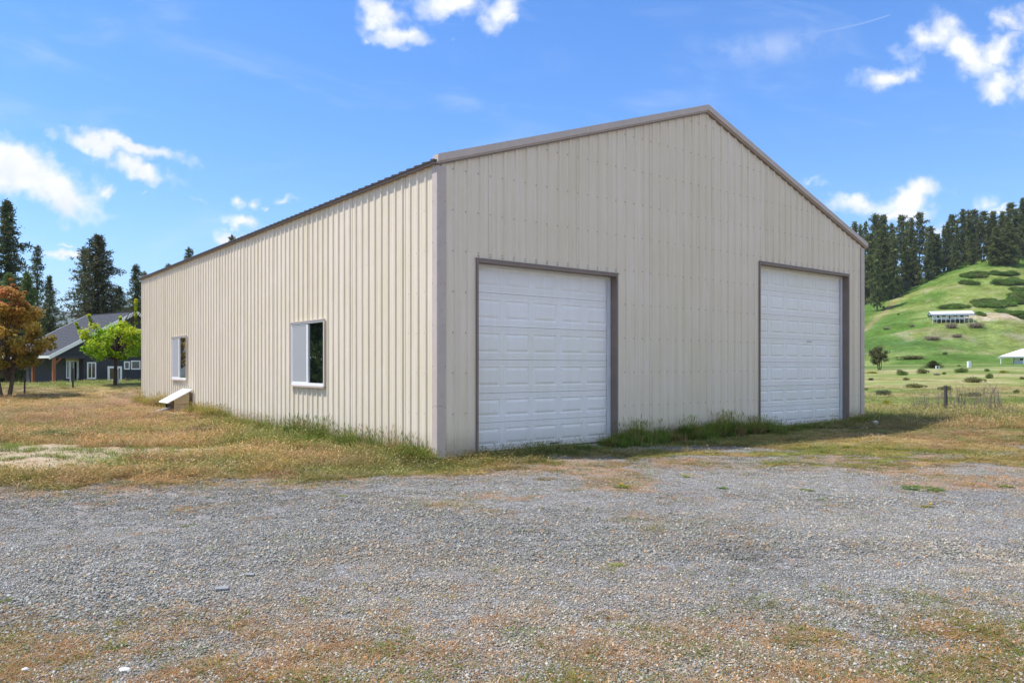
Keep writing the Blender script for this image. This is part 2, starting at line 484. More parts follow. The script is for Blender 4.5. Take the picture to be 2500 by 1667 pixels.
M['bark'] = simple('grey_brown_bark', (0.10, 0.075, 0.055), 0.9, 0.35, 9, .8, 30, stretch=(3, 3, .6))
M['darkbark'] = simple('dark_bark', (0.055, 0.038, 0.030), 0.9, 0.35, 12, .8, 40)
M['twig'] = simple('grey_twigs', (0.20, 0.15, 0.13), 0.9, 0.3)
M['black'] = simple('black_plastic', (0.02, 0.02, 0.022), 0.6)
M['yellow'] = simple('dandelion_yellow', (0.75, 0.50, 0.02), 0.7)
M['foil'] = simple('pale_insulation', (0.55, 0.57, 0.60), 0.5, 0.12, 5, .9, 9)

def glass_mat(name, tint=(0.015, 0.02, 0.02), base_refl=0.35, rough=0.01):
    m, t, out = mat_new(name)
    lw = t.n('ShaderNodeLayerWeight'); lw.inputs[0].default_value = 0.35
    gl = t.n('ShaderNodeBsdfGlossy'); gl.inputs['Roughness'].default_value = rough
    gl.inputs['Color'].default_value = (0.85, 0.88, 0.88, 1)
    tr = t.n('ShaderNodeBsdfTransparent'); tr.inputs['Color'].default_value = (0.55, 0.6, 0.6, 1)
    df = t.n('ShaderNodeBsdfDiffuse'); df.inputs['Color'].default_value = (*tint, 1)
    mx = t.n('ShaderNodeMixShader'); mx.inputs[0].default_value = 0.5
    t.link(tr.outputs[0], mx.inputs[1]); t.link(df.outputs[0], mx.inputs[2])
    m2 = t.n('ShaderNodeMixShader')
    t.link(t.mr(lw.outputs['Facing'], 0, 1, base_refl * .5, base_refl * 2), m2.inputs[0])
    t.link(mx.outputs[0], m2.inputs[1]); t.link(gl.outputs[0], m2.inputs[2])
    t.link(m2.outputs[0], out.inputs[0])
    return m
M['glass'] = glass_mat('window_glass', base_refl=0.42)
M['house_glass'] = glass_mat('house_window_glass', base_refl=0.14)

def screen_mat():
    m, t, out = mat_new('insect_screen_mesh')
    df = t.n('ShaderNodeBsdfDiffuse'); df.inputs['Color'].default_value = (0.50, 0.51, 0.52, 1)
    tr = t.n('ShaderNodeBsdfTransparent')
    mx = t.n('ShaderNodeMixShader'); mx.inputs[0].default_value = 0.62
    t.link(tr.outputs[0], mx.inputs[1]); t.link(df.outputs[0], mx.inputs[2])
    t.link(mx.outputs[0], out.inputs[0])
    return m
M['screen'] = screen_mat()

def leaf_mat(name, inst=False, trans=0.3, rough=0.6, gain=1.0, var=0.18):
    """leaf / blade / needle: colour carried per leaf (attribute 'tint')"""
    m, t, out = mat_new(name)
    at = t.n('ShaderNodeAttribute', attribute_name='tint')
    c = at.outputs['Color']
    if inst:
        ai = t.n('ShaderNodeAttribute', attribute_name='itint', attribute_type='INSTANCER')
        c = t.mix(1.0, c, ai.outputs['Color'], 'MULTIPLY')
    df = t.n('ShaderNodeBsdfPrincipled'); df.inputs['Roughness'].default_value = rough
    df.inputs['Specular IOR Level'].default_value = 0.25
    tl = t.n('ShaderNodeBsdfTranslucent')
    t.link(c, df.inputs['Base Color']); t.link(c, tl.inputs['Color'])
    mx = t.n('ShaderNodeMixShader'); mx.inputs[0].default_value = trans
    t.link(df.outputs[0], mx.inputs[1]); t.link(tl.outputs[0], mx.inputs[2])
    t.link(mx.outputs[0], out.inputs[0])
    return m
M['needles'] = leaf_mat('conifer_needles', trans=0.25)
M['leaves'] = leaf_mat('broad_leaves', trans=0.48)
M['blades'] = leaf_mat('grass_blades', inst=True, trans=0.35)
M['stones'] = leaf_mat('gravel_stones', inst=True, trans=0.0, rough=0.85)

# ground material
def ground_material():
    m, t, out = mat_new('ground_cover')
    b = t.n('ShaderNodeBsdfPrincipled'); b.inputs['Roughness'].default_value = 0.95
    b.inputs['Specular IOR Level'].default_value = 0.15
    tc = t.n('ShaderNodeTexCoord'); P = tc.outputs['Object']
    zc = t.n('ShaderNodeAttribute', attribute_name='tint').outputs['Color']
    zm = t.n('ShaderNodeAttribute', attribute_name='zone').outputs['Vector']
    gz, oz, sz = t.sep(zm)
    # gravel
    vo = t.n('ShaderNodeTexVoronoi'); vo.inputs['Scale'].default_value = 85; vo.inputs['Randomness'].default_value = 1
    t.link(P, vo.inputs['Vector'])
    vc = t.sep(vo.outputs['Color'])
    gcol = t.ramp(vc[0], [(0.0, (0.13, 0.13, 0.125)), (0.35, (0.25, 0.25, 0.24)), (0.62, (0.34, 0.335, 0.32)), (0.80, (0.36, 0.32, 0.27)), (0.93, (0.50, 0.50, 0.50)), (1.0, (0.72, 0.72, 0.70))])
    n0 = t.noise(P, 0.45, 5, .6); n1 = t.noise(P, 5.0, 5, .65); n2 = t.noise(P, 190.0, 2, .6)
    gcol = t.mix(1.0, gcol, t.ramp(n0.outputs[0], [(.3, (.84, .84, .86)), (.5, (1., .99, .98)), (.7, (1.12, 1.08, 1.02))]), 'MULTIPLY')
    soil = t.mix(t.ss(n1.outputs[0], .4, .6), (0.20, 0.17, 0.14), (0.32, 0.28, 0.24))
    gcol = t.mix(t.m('MULTIPLY', t.ss(vo.outputs['Distance'], 0.35, 0.75), .7), gcol, (0.055, 0.05, 0.05))
    gcol = t.mix(t.m('MULTIPLY', t.ss(n1.outputs[0], .52, .68), .4), gcol, soil)
    # orange weed litter between the stones
    n3 = t.noise(P, 28.0, 4, .7)
    oc = t.ramp(n3.outputs[0], [(.3, (0.14, .10, .05)), (.5, (0.36, .20, .09)), (.7, (0.46, .32, .17))])
    om = t.m('MULTIPLY', t.ss(t.m('ADD', oz, t.m('SUBTRACT', n3.outputs[0], .5)), .35, .85), .62)
    gcol = t.mix(om, gcol, oc)
    # turf: blade-scale variation around the painted-in species colour
    n4 = t.noise(P, 45.0, 4, .75); n5 = t.noise(P, 0.35, 6, .7)
    tv = t.m('MULTIPLY', t.mr(n4.outputs[0], .3, .7, .55, 1.4), t.mr(n5.outputs[0], .3, .7, .75, 1.2))
    tcol = t.mix(1.0, zc, t.comb(tv, tv, tv), 'MULTIPLY')
    n8 = t.noise(P, 0.9, 6, .8); n9 = t.noise(P, 0.12, 5, .7)
    tv2 = t.m('MULTIPLY', t.mr(n8.outputs[0], .3, .7, .50, 1.45), t.mr(n9.outputs[0], .3, .7, .62, 1.32))
    tcol = t.mix(1.0, tcol, t.comb(tv2, tv2, t.m('MULTIPLY', tv2, tv2)), 'MULTIPLY')
    n6 = t.noise(P, 3.5, 5, .75)
    tcol = t.mix(t.m('MULTIPLY', t.ss(n6.outputs[0], .5, .62), .45), tcol, t.mix(1.0, zc, (0.62, .80, .55), 'MULTIPLY'))
    n7 = t.noise(P, 16.0, 4, .7)
    scol = t.mix(t.ss(n7.outputs[0], .35, .65), (0.50, .40, .28), (0.36, .29, .20))
    tcol = t.mix(sz, tcol, scol)
    gm = t.ss(t.m('ADD', gz, t.m('MULTIPLY', t.m('SUBTRACT', n3.outputs[0], .5), 1.1)), .35, .65)
    col = t.mix(gm, tcol, gcol)
    t.link(col, b.inputs['Base Color'])
    hgt = t.m('ADD', t.m('MULTIPLY', t.m('SUBTRACT', 1.0, vo.outputs['Distance']), gm), t.m('MULTIPLY', n4.outputs[0], t.m('SUBTRACT', 1.4, gm)))
    hgt = t.m('ADD', hgt, t.m('MULTIPLY', n5.outputs[0], t.m('MULTIPLY', t.m('SUBTRACT', 1.0, gm), 10.0)))
    bp = t.n('ShaderNodeBump'); bp.inputs['Strength'].default_value = 0.8; bp.inputs['Distance'].default_value = 0.012
    t.link(hgt, bp.inputs['Height']); t.link(bp.outputs[0], b.inputs['Normal'])
    t.link(b.outputs[0], out.inputs[0])
    return m
M['ground'] = ground_material()

# ------------------------------------------------------------------ ground sheet
def grow(a, b, d0, k):
    r = [a]; d = d0
    while r[-1] < b:
        r.append(r[-1] + d); d *= k
    return r
xs = [-v for v in grow(22, 5000, 0.7, 1.13)][::-1] + list(np.arange(-21.8, -12, 0.4)) + list(np.arange(-12, 13, 0.14)) + grow(13.1, 60, .3, 1.03) \
    + list(np.arange(63, 340, 2.6)) + grow(345, 5000, 6, 1.2)
ys = [-v for v in grow(1, 3000, 1.0, 1.35)][::-1] + list(np.arange(0, 2.6, .3)) + list(np.arange(2.7, 18, 0.14)) + grow(18.2, 60, .22, 1.03) \
    + list(np.arange(62, 460, 2.4)) + grow(465, 9000, 8, 1.2)
xs = np.array(xs); ys = np.array(ys)
GX, GY = np.meshgrid(xs, ys)
GZ = tz(GX, GY)
nx, ny = len(xs), len(ys)
ii = np.arange(nx * ny).reshape(ny, nx)
F = np.stack([ii[:-1, :-1].ravel(), ii[:-1, 1:].ravel(), ii[1:, 1:].ravel(), ii[1:, :-1].ravel()], 1)
gx, gy = GX.ravel(), GY.ravel()
tcol, zg, zo, zs_, _gr = turf_colour(gx, gy)
ground = fast_obj('ground', np.stack([gx, gy, GZ.ravel()], 1), F, M['ground'], smooth=True, cols=tcol)
ground['kind'] = 'structure'
za = ground.data.attributes.new('zone', 'FLOAT_VECTOR', 'POINT')
za.data.foreach_set('vector', np.stack([zg, zo, zs_], 1).astype(np.float32).ravel())

# ------------------------------------------------------------------ mesh builder
class MB:
    def __init__(self):
        self.v = []; self.f = []; self.mi = []
    def quad(self, a, b, c, d, mi=0):
        n = len(self.v); self.v += [tuple(a), tuple(b), tuple(c), tuple(d)]; self.f.append((n, n + 1, n + 2, n + 3)); self.mi.append(mi)
    def poly(self, pts, mi=0):
        n = len(self.v); self.v += [tuple(p) for p in pts]; self.f.append(tuple(range(n, n + len(pts)))); self.mi.append(mi)
    def box(self, x0, x1, y0, y1, z0, z1, mi=0):
        self.hexa([(x0, y0, z0), (x1, y0, z0), (x1, y1, z0), (x0, y1, z0), (x0, y0, z1), (x1, y0, z1), (x1, y1, z1), (x0, y1, z1)], mi)
    def hexa(self, p, mi=0):
        n = len(self.v); self.v += [tuple(q) for q in p]
        for f in ((0, 3, 2, 1), (4, 5, 6, 7), (0, 1, 5, 4), (1, 2, 6, 5), (2, 3, 7, 6), (3, 0, 4, 7)):
            self.f.append(tuple(n + i for i in f)); self.mi.append(mi)
    def bar(self, a, b, w, h, up=(0, 0, 1), mi=0):
        a, b = Vector(a), Vector(b); d = (b - a).normalized(); up = Vector(up)
        s = d.cross(up).normalized() * (w / 2); u = s.cross(d).normalized() * (h / 2)
        self.hexa([a - s - u, a + s - u, b + s - u, b - s - u, a - s + u, a + s + u, b + s + u, b - s + u], mi)
    def tube(self, pts, rad, n=7, mi=0, cap=True):
        base = len(self.v)
        k = len(pts)
        for i, p in enumerate(pts):
            p = Vector(p)
            d = (Vector(pts[min(i + 1, k - 1)]) - Vector(pts[max(i - 1, 0)])).normalized()
            a = d.orthogonal().normalized() if abs(d.z) < .9 else Vector((1, 0, 0)) - d * d.x
            a.normalize(); b = d.cross(a)
            r = rad[i] if isinstance(rad, (list, tuple)) else rad
            for j in range(n):
                t = 2 * math.pi * j / n
                self.v.append(tuple(p + a * (math.cos(t) * r) + b * (math.sin(t) * r)))
        for i in range(k - 1):
            for j in range(n):
                q = base + i * n + j; q2 = base + i * n + (j + 1) % n
                self.f.append((q, q2, q2 + n, q + n)); self.mi.append(mi)
        if cap:
            self.f.append(tuple(base + j for j in range(n))[::-1]); self.mi.append(mi)
            self.f.append(tuple(base + (k - 1) * n + j for j in range(n))); self.mi.append(mi)
    def build(self, name, mat, parent=None, smooth=False, mats=None, bevel=0):
        o = new_obj(name, self.v, self.f, mat, parent, smooth, mats, self.mi if mats else None)
        if bevel:
            bm = o.modifiers.new('bevel', 'BEVEL'); bm.width = bevel; bm.segments = 2; bm.limit_method = 'ANGLE'
        return o

def thing(name, label, cat, loc=(0, 0, 0), rz=0, group=None):
    o = bpy.data.objects.new(name, None); COL.objects.link(o)
    o.empty_display_size = 0.2
    o.location = loc; o.rotation_euler = (0, 0, rz)
    tag(o, label, cat, group)
    return o
def tag(o, label, cat, group=None):
    o['label'] = label; o['category'] = cat
    if group:
        o['group'] = group
    return o
def copy_tree(o, parent=None):
    c = o.copy(); COL.objects.link(c)
    if parent:
        c.parent = parent
    for ch in [k for k in bpy.data.objects if k.parent == o and k != c]:
        copy_tree(ch, c)
    return c

# ================================================================== THE METAL BARN
barn = thing('metal_barn', 'large tan ribbed steel barn with two white overhead doors in its gable', 'barn', (BX, BY, 0), math.pi / 2 - TH)
RIB = 0.2325
def profile(L, cuts=()):
    """ribbed sheet profile from 0 to L: list of (x, height)"""
    pts = {0.0: None, L: None}
    k = 0
    while k * RIB < L + .1:
        c = k * RIB + RIB * 0.35
        for dx_, h in ((-.034, 0), (-.014, .025), (.014, .025), (.034, 0)):
            pts[c + dx_] = h
        for q in (1 / 3, 2 / 3):
            cc = c + RIB * q
            for dx_, h in ((-.012, 0), (-.006, .0035), (.006, .0035), (.012, 0)):
                pts[cc + dx_] = h
        k += 1
    known = sorted((a, b) for a, b in pts.items() if b is not None)
    ka = np.array([a for a, b in known]); kb = np.array([b for a, b in known])
    allx = sorted(set([a for a in list(pts) + list(cuts) if -1e-6 <= a <= L + 1e-6]))
    return [(a, float(np.interp(a, ka, kb))) for a in allx]

def wall_panels(L, top, openings, place, name, parent, mat, w=4 * RIB, bottom=0.035):
    cuts = [o[0] for o in openings] + [o[1] for o in openings] + [k * w for k in range(int(L / w) + 2)] + ([L / 2])
    pr = profile(L, cuts)
    k = 0
    out = []
    while k * w < L - 1e-6:
        a, b = k * w, min((k + 1) * w, L)
        if L - b < 0.25: b = L
        mb = MB()
        lift = 0.003 * (k % 2)
        for (x0, h0), (x1, h1) in zip(pr[:-1], pr[1:]):
            if x0 < a - 1e-6 or x1 > b + 1e-6 or x1 - x0 < 1e-6:
                continue
            segs = [(bottom, None)]
            for (o0, o1, z0, z1) in openings:
                if x0 >= o0 - 1e-6 and x1 <= o1 + 1e-6:
                    segs = ([(bottom, z0)] if z0 > bottom + .01 else []) + [(z1, None)]
            for (z0, z1) in segs:
                t0 = top(x0) if z1 is None else z1
                t1 = top(x1) if z1 is None else z1
                mb.quad(place(x0, h0 + lift, z0), place(x1, h1 + lift, z0), place(x1, h1 + lift, t1), place(x0, h0 + lift, t0))
        if mb.v:
            out.append(mb.build(name, mat, parent))
        if b == L: break
        k += 1
    return out

def gtop(x):
    return EAVE + (RIDGE - EAVE) * (1 - abs(x - WID / 2) / (WID / 2)) + 0.03
D1O = (0.689, 3.789, 0, 3.018)
D2O = (8.125, 11.890, 0, 3.618)
W1O = (3.90, 5.49, 0.998, 2.253)
W2O = (13.232, 14.822, 0.998, 2.253)
wall_panels(WID, gtop, [D1O, D2O], lambda x, h, z: (x, -h, z), 'wall_panel', barn, M['siding'])
wall_panels(LEN, lambda x: EAVE + .03, [W1O, W2O], lambda x, h, z: (-h, x, z), 'wall_panel', barn, M['siding'])
wall_panels(LEN, lambda x: EAVE + .03, [], lambda x, h, z: (WID + h, x, z), 'wall_panel', barn, M['siding'])
wall_panels(WID, gtop, [], lambda x, h, z: (x, LEN + h, z), 'wall_panel', barn, M['siding'])
# roof panels
SL = (RIDGE - EAVE) / (WID / 2)
def roofz(x):
    return EAVE + .055 + SL * (WID / 2 - abs(x - WID / 2))
OV = 0.10
pr = profile(LEN + .1, [k * 4 * RIB for k in range(30)])
k = 0
while k * 4 * RIB < LEN:
    a, b = k * 4 * RIB, min((k + 1) * 4 * RIB, LEN + .1)
    for side in (0, 1):
        xe, xr = (-OV, WID / 2) if side == 0 else (WID + OV, WID / 2)
        mb = MB()
        for (x0, h0), (x1, h1) in zip(pr[:-1], pr[1:]):
            if x0 < a - 1e-6 or x1 > b + 1e-6: continue
            ze, zr = roofz(xe), roofz(xr)
            for off in (0,):
                mb.quad((xe, x0 - .05, ze + h0), (xe, x1 - .05, ze + h1), (xr, x1 - .05, zr + h1), (xr, x0 - .05, zr + h0))
            mb.quad((xe, x0 - .05, ze - .012), (xe, x1 - .05, ze - .012), (xe, x1 - .05, ze + h1), (xe, x0 - .05, ze + h0))
            mb.quad((xe, x0 - .05, ze - .012), (xe, x1 - .05, ze - .012), (xr, x1 - .05, zr - .012), (xr, x0 - .05, zr - .012))
        mb.build('roof_panel', M['roof_steel'], barn)
    k += 1
RC = RIDGE + .082
for sg in (-1, 1):
    mb = MB() if sg == -1 else mb
    xo = WID / 2 + sg * .2
    mb.hexa([(xo, -.045, RC - .2 * SL), (WID / 2, -.045, RC), (WID / 2, LEN + .045, RC), (xo, LEN + .045, RC - .2 * SL),
             (xo, -.045, RC + .006 - .2 * SL), (WID / 2, -.045, RC + .006), (WID / 2, LEN + .045, RC + .006), (xo, LEN + .045, RC + .006 - .2 * SL)])
mb.build('ridge_cap', M['roof_steel'], barn)
# eave trim under the roof edge on both long walls
for (xa, xb) in ((-OV + .02, -.022), (WID + .022, WID + OV - .02)):
    mb = MB(); mb.box(xa, xb, -.03, LEN + .03, roofz(0) - .075, roofz(0) - .035); mb.build('eave_trim', M['brown_trim'], barn)
# rake trims on the gable in two lengths a side
def rake(x0, x1, front, back, flip=False):
    mb = MB()
    def zz(x): return EAVE + SL * (WID / 2 - abs(x - WID / 2))
    for (d0, d1, y0, y1) in ((.018, .128, front - .030, back), (-.008, .020, front, back)):
        mb.hexa([(x0, y0, zz(x0) + d0), (x1, y0, zz(x1) + d0), (x1, y1, zz(x1) + d0), (x0, y1, zz(x0) + d0),
                 (x0, y0, zz(x0) + d1), (x1, y0, zz(x1) + d1), (x1, y1, zz(x1) + d1), (x0, y1, zz(x0) + d1)])
    o = mb.build('rake_trim', M['trim'], barn)
    return o
for (a, b) in ((-.045, 3.05), (3.056, WID / 2 - .002), (WID / 2 + .002, 9.5), (9.506, WID + .10)):
    rake(a, b, -.055, .06)
    rake(a, b, LEN + .05, LEN + .11)
for (a, b) in ((-.02, WID / 2 - .002), (WID / 2 + .002, WID + .02)):   # dark strip beneath, standing for the shade under the rake trim
    mb = MB()
    def zz(x): return EAVE + SL * (WID / 2 - abs(x - WID / 2))
    mb.hexa([(a, -.048, zz(a) - .030), (b, -.048, zz(b) - .030), (b, -.0, zz(b) - .030), (a, -.0, zz(a) - .030),
             (a, -.048, zz(a) - .009), (b, -.048, zz(b) - .009), (b, -.0, zz(b) - .009), (a, -.0, zz(a) - .009)])
    mb.build('rake_closure', M['brown_trim'], barn)
# corner trims
for (z0, z1) in ((0.0, .785), (.789, EAVE - .035)):
    mb = MB(); mb.box(-.030, .125, -.030, -.0225, z0, z1); mb.box(-.030, -.0225, -.0224, .108, z0, z1); mb.build('corner_trim', M['trim'], barn, bevel=.002)
    mb = MB(); mb.box(WID - .15, WID + .030, -.030, -.0225, z0, z1); mb.box(WID + .0225, WID + .03, -.0224, .108, z0, z1); mb.build('corner_trim', M['trim'], barn, bevel=.002)
mb = MB(); mb.box(-.030, -.0225, LEN - .1, LEN + .03, 0, EAVE); mb.box(-.0224, .108, LEN + .0225, LEN + .03, 0, EAVE); mb.build('corner_trim', M['trim'], barn)
mb = MB(); mb.box(WID + .0225, WID + .030, LEN - .1, LEN + .03, 0, EAVE); mb.box(WID - .108, WID + .0224, LEN + .0225, LEN + .03, 0, EAVE); mb.build('corner_trim', M['trim'], barn)
# base trims
for (a, b) in ((-.036, D1O[0]), (D1O[1], D2O[0]), (D2O[1], WID + .036)):
    mb = MB(); mb.box(a, b, -.050, .02, .012, .036); mb.build('base_trim', M['base_trim'], barn)
mb = MB(); mb.box(-.050, .02, .021, LEN, .012, .036); mb.build('base_trim', M['base_trim'], barn)
mb = MB(); mb.box(.03, WID - .03, .03, LEN - .03, -.25, .010); mb.build('slab', M['concrete'], barn)
# screws: rows every 0.61 m
mb = MB()
def screw(fn, a, z):
    r_ = .0075
    pts0 = [fn(a + r_ * math.cos(i * math.pi / 3), .0, z + r_ * math.sin(i * math.pi / 3)) for i in range(6)]
    pts1 = [fn(a + r_ * math.cos(i * math.pi / 3), .009, z + r_ * math.sin(i * math.pi / 3)) for i in range(6)]
    n = len(mb.v); mb.v += pts0 + pts1
    mb.f.append(tuple(n + 6 + i for i in range(6))); mb.mi.append(0)
    for i in range(6):
        mb.f.append((n + i, n + (i + 1) % 6, n + 6 + (i + 1) % 6, n + 6 + i)); mb.mi.append(0)
fg = lambda a, h, z: (a, -h, z)
k = 0
while k * RIB < WID:
    c = k * RIB + RIB * .35 - .045
    k += 1
    if c < .13 or c > WID - .17: continue
    for j in range(11):
        z = .05 + .6125 * j
        if z > gtop(c) - .12: continue
        if any(o[0] - .02 < c < o[1] + .02 and z < o[3] + .05 for o in (D1O, D2O)): continue
        screw(fg, c, z + random.uniform(-.006, .006))
    for o in (D1O, D2O):
        if o[0] < c < o[1]: screw(fg, c, o[3] + .055)
for z in [.05 + .6125 * j for j in range(8)]:
    for a in (.112, WID - .138):
        if z < EAVE: screw(lambda a, h, z: (a, -h - .0226, z), a, z + .1)
mb.build('screws', M['screw'], barn)['kind'] = 'stuff'
mb = MB()
fl = lambda a, h, z: (-h, a, z)
k = 0
while k * RIB < LEN:
    c = k * RIB + RIB * .35 + .045
    k += 1
    if c < .12: continue
    for j in range(8):
        z = .05 + .6125 * j
        if any(o[0] - .02 < c < o[1] + .02 and o[2] - .04 < z < o[3] + .05 for o in (W1O, W2O)): continue
        screw(fl, c, min(z, EAVE - .04) + random.uniform(-.006, .006))
for z in [.15 + .6125 * j for j in range(7)]:
    screw(lambda a, h, z: (-h - .0226, a, z), .095, z)
mb.build('screws', M['screw'], barn)['kind'] = 'stuff'

# overhead doors
def overhead_door(o, cols, rows, gap=0.0):
    x0, x1, _, top = o
    DEP = .17
    fr = MB()
    # outer J trim, reveal, head
    fr.box(x0, x0 + .035, -.034, DEP, 0.012, top, 0); fr.box(x1 - .035, x1, -.034, DEP, 0.012, top, 0)
    fr.box(x0 + .0352, x1 - .0352, -.034, DEP, top - .040, top, 0)
    fr.box(x0 - .02, x1 + .02, -.038, -.0225, top + .0005, top + .022, 0)
    d = fr.build('overhead_door', M['brown_trim'], barn, bevel=.002)
    for (qa, qb) in ((x0 + .036, x0 + .06), (x1 - .10, x1 - .036)):
        st = MB(); st.box(qa, qb, DEP - .045, DEP - .02, .012, top - .041); st.build('stop_moulding', M['stop'], d)
    hd = MB(); hd.box(x0 + .06, x1 - .10, DEP - .040, DEP - .015, top - .075, top - .041); hd.build('head_stop', M['stop'], d)
    z = .035
    xa, xb = x0 + .045, x1 - .045
    W_ = xb - xa
    lx = [xa]
    cw = W_ / cols
    pan = []
    for c in range(cols):
        pan.append((xa + c * cw + .045, xa + (c + 1) * cw - .045))
    xsn = [xa] + [v for p in pan for v in p] + [xb]
    for h in rows:
        mb = MB()
        z0, z1 = z + .002, z + h - .003
        pz0, pz1 = z0 + h * .20, z1 - h * .20
        # fine pressed lines near the joints
        zsn = [z0, z0 + .035, z0 + .040, z0 + .045, z0 + .062, z0 + .067, z0 + .072, pz0, pz1, z1 - .072, z1 - .067, z1 - .062, z1 - .045, z1 - .040, z1 - .035, z1]
        dep = [0, 0, .004, 0, 0, .004, 0, 0, 0, 0, .004, 0, 0, .004, 0, 0]
        yb = DEP
        for i in range(len(zsn) - 1):
            for j in range(len(xsn) - 1):
                if zsn[i] == pz0 and j % 2 == 1:
                    a0, a1, b0, b1 = xsn[j], xsn[j + 1], pz0, pz1
                    rings = [(0, 0), (.014, .009), (.026, .009), (.060, -.003)]
                    prev = None
                    for (ins, dp) in rings:
                        q = [(a0 + ins, yb + dp, b0 + ins), (a1 - ins, yb + dp, b0 + ins), (a1 - ins, yb + dp, b1 - ins), (a0 + ins, yb + dp, b1 - ins)]
                        if prev:
                            for e in range(4):
                                mb.quad(prev[e], prev[(e + 1) % 4], q[(e + 1) % 4], q[e])
                        prev = q
                    mb.quad(*prev)
                else:
                    mb.quad((xsn[j], yb + dep[i], zsn[i]), (xsn[j + 1], yb + dep[i], zsn[i]), (xsn[j + 1], yb + dep[i + 1], zsn[i + 1]), (xsn[j], yb + dep[i + 1], zsn[i + 1]))
        mb.box(xa, xb, yb + .014, yb + .045, z0, z1)   # back of the section
        mb.quad((xa, yb, z0), (xb, yb, z0), (xb, yb + .014, z0), (xa, yb + .014, z0))
        mb.quad((xa, yb, z1), (xb, yb, z1), (xb, yb + .014, z1), (xa, yb + .014, z1))
        mb.build('door_section', M['door'], d)
        z += h
    sl_ = MB(); sl_.box(xa, xb, DEP - .004, DEP + .05, .010, .034); sl_.build('bottom_seal', M['seal'], d)
    return d, xa, xb
d1_, xa, xb = overhead_door(D1O, 5, [.45, .465, .53, .53, .53, .505])
hb = MB(); hb.box(xa + 1.62, xa + 1.80, .155, .172, .062, .092); hb.box(xa + 1.63, xa + 1.79, .145, .156, .085, .092); hb.build('handle', M['seal'], d1_, bevel=.002)
d2_, xa, xb = overhead_door(D2O, 6, [.45, .46, .53, .53, .53, .53, .535])
hb = MB(); hb.box(xa + 2.15, xa + 2.34, .155, .166, 1.955, 1.975); hb.build('handle', M['grey_steel'], d2_)
# thresholds
for o in (D1O, D2O):
    mb = MB(); mb.box(o[0], o[1], -.10, .16, -.06, .0095); mb.build('threshold', M['concrete'], barn)

# sliding windows in the long wall
def window(o):
    a, b, z0, z1 = o
    X0_, X1_ = -.045, .02
    mb = MB()
    mb.box(X0_, X1_, a, b, z0, z0 + .055); mb.box(X0_, X1_, a, b, z1 - .035, z1)
    mb.box(X0_, X1_, a, a + .032, z0 + .0552, z1 - .0352); mb.box(X0_, X1_, b - .032, b, z0 + .0552, z1 - .0352)
    w = mb.build('window', M['vinyl'], barn, bevel=.004)
    tr = MB(); tr.box(-.058, -.0225, a - .02, b + .02, z1 + .001, z1 + .022); tr.box(-.052, -.0225, a - .022, a - .002, z0 - .02, z1); tr.box(-.052, -.0225, b + .002, b + .022, z0 - .02, z1)
    tr.box(-.075, -.0225, a - .012, b + .012, z0 - .030, z0 - .002)
    tr.build('window_trim', M['trim'], w)
    m = (a + b) / 2
    s = MB(); s.box(-.035, -.005, m - .03, m + .02, z0 + .056, z1 - .046); s.build('meeting_rail', M['vinyl'], w, bevel=.003)
    g = MB(); g.box(-.012, -.007, a + .033, m - .031, z0 + .056, z1 - .036); g.build('pane', M['glass'], w)
    g = MB(); g.box(-.002, .003, m + .021, b - .033, z0 + .056, z1 - .036); g.build('pane', M['glass'], w)
    g = MB(); g.box(-.030, -.028, m + .045, b - .07, z0 + .07, z1 - .06); sc = g.build('insect_screen', M['screen'], w)
    g = MB()
    y0, y1 = m + .021, b - .046
    for (ya, yb, za, zb) in ((y0, y1, z0 + .056, z0 + .072), (y0, y1, z1 - .062, z1 - .046), (y0, y0 + .024, z0 + .072, z1 - .062), (y1 - .024, y1, z0 + .072, z1 - .062)):
        g.box(-.034, -.024, ya, yb, za, zb)
    g.build('screen_frame', M['vinyl'], w)
    # crumpled pale insulation sheet hung behind the sliding half
    n1_, n2_ = 12, 18
    V = []; Fq = []
    for i in range(n1_ + 1):
        for j in range(n2_ + 1):
            V.append((.09 + .05 * random.random(), m - .02 + (b + .0 - m) * i / n1_, z0 - .02 + (z1 - z0 + .04) * j / n2_))
    for i in range(n1_):
        for j in range(n2_):
            q = i * (n2_ + 1) + j; Fq.append((q, q + n2_ + 1, q + n2_ + 2, q + 1))
    new_obj('insulation_sheet', V, Fq, M['foil'], w)
    return w
window(W1O); window(W2O)
for o in (W1O, W2O):   # black sheet standing for the unlit interior seen through the panes
    mb = MB(); mb.box(.9, 1.0, o[0] - .8, o[1] + .8, .1, 3.2); mb.build('inner_dark_sheet', M['dark'], barn)

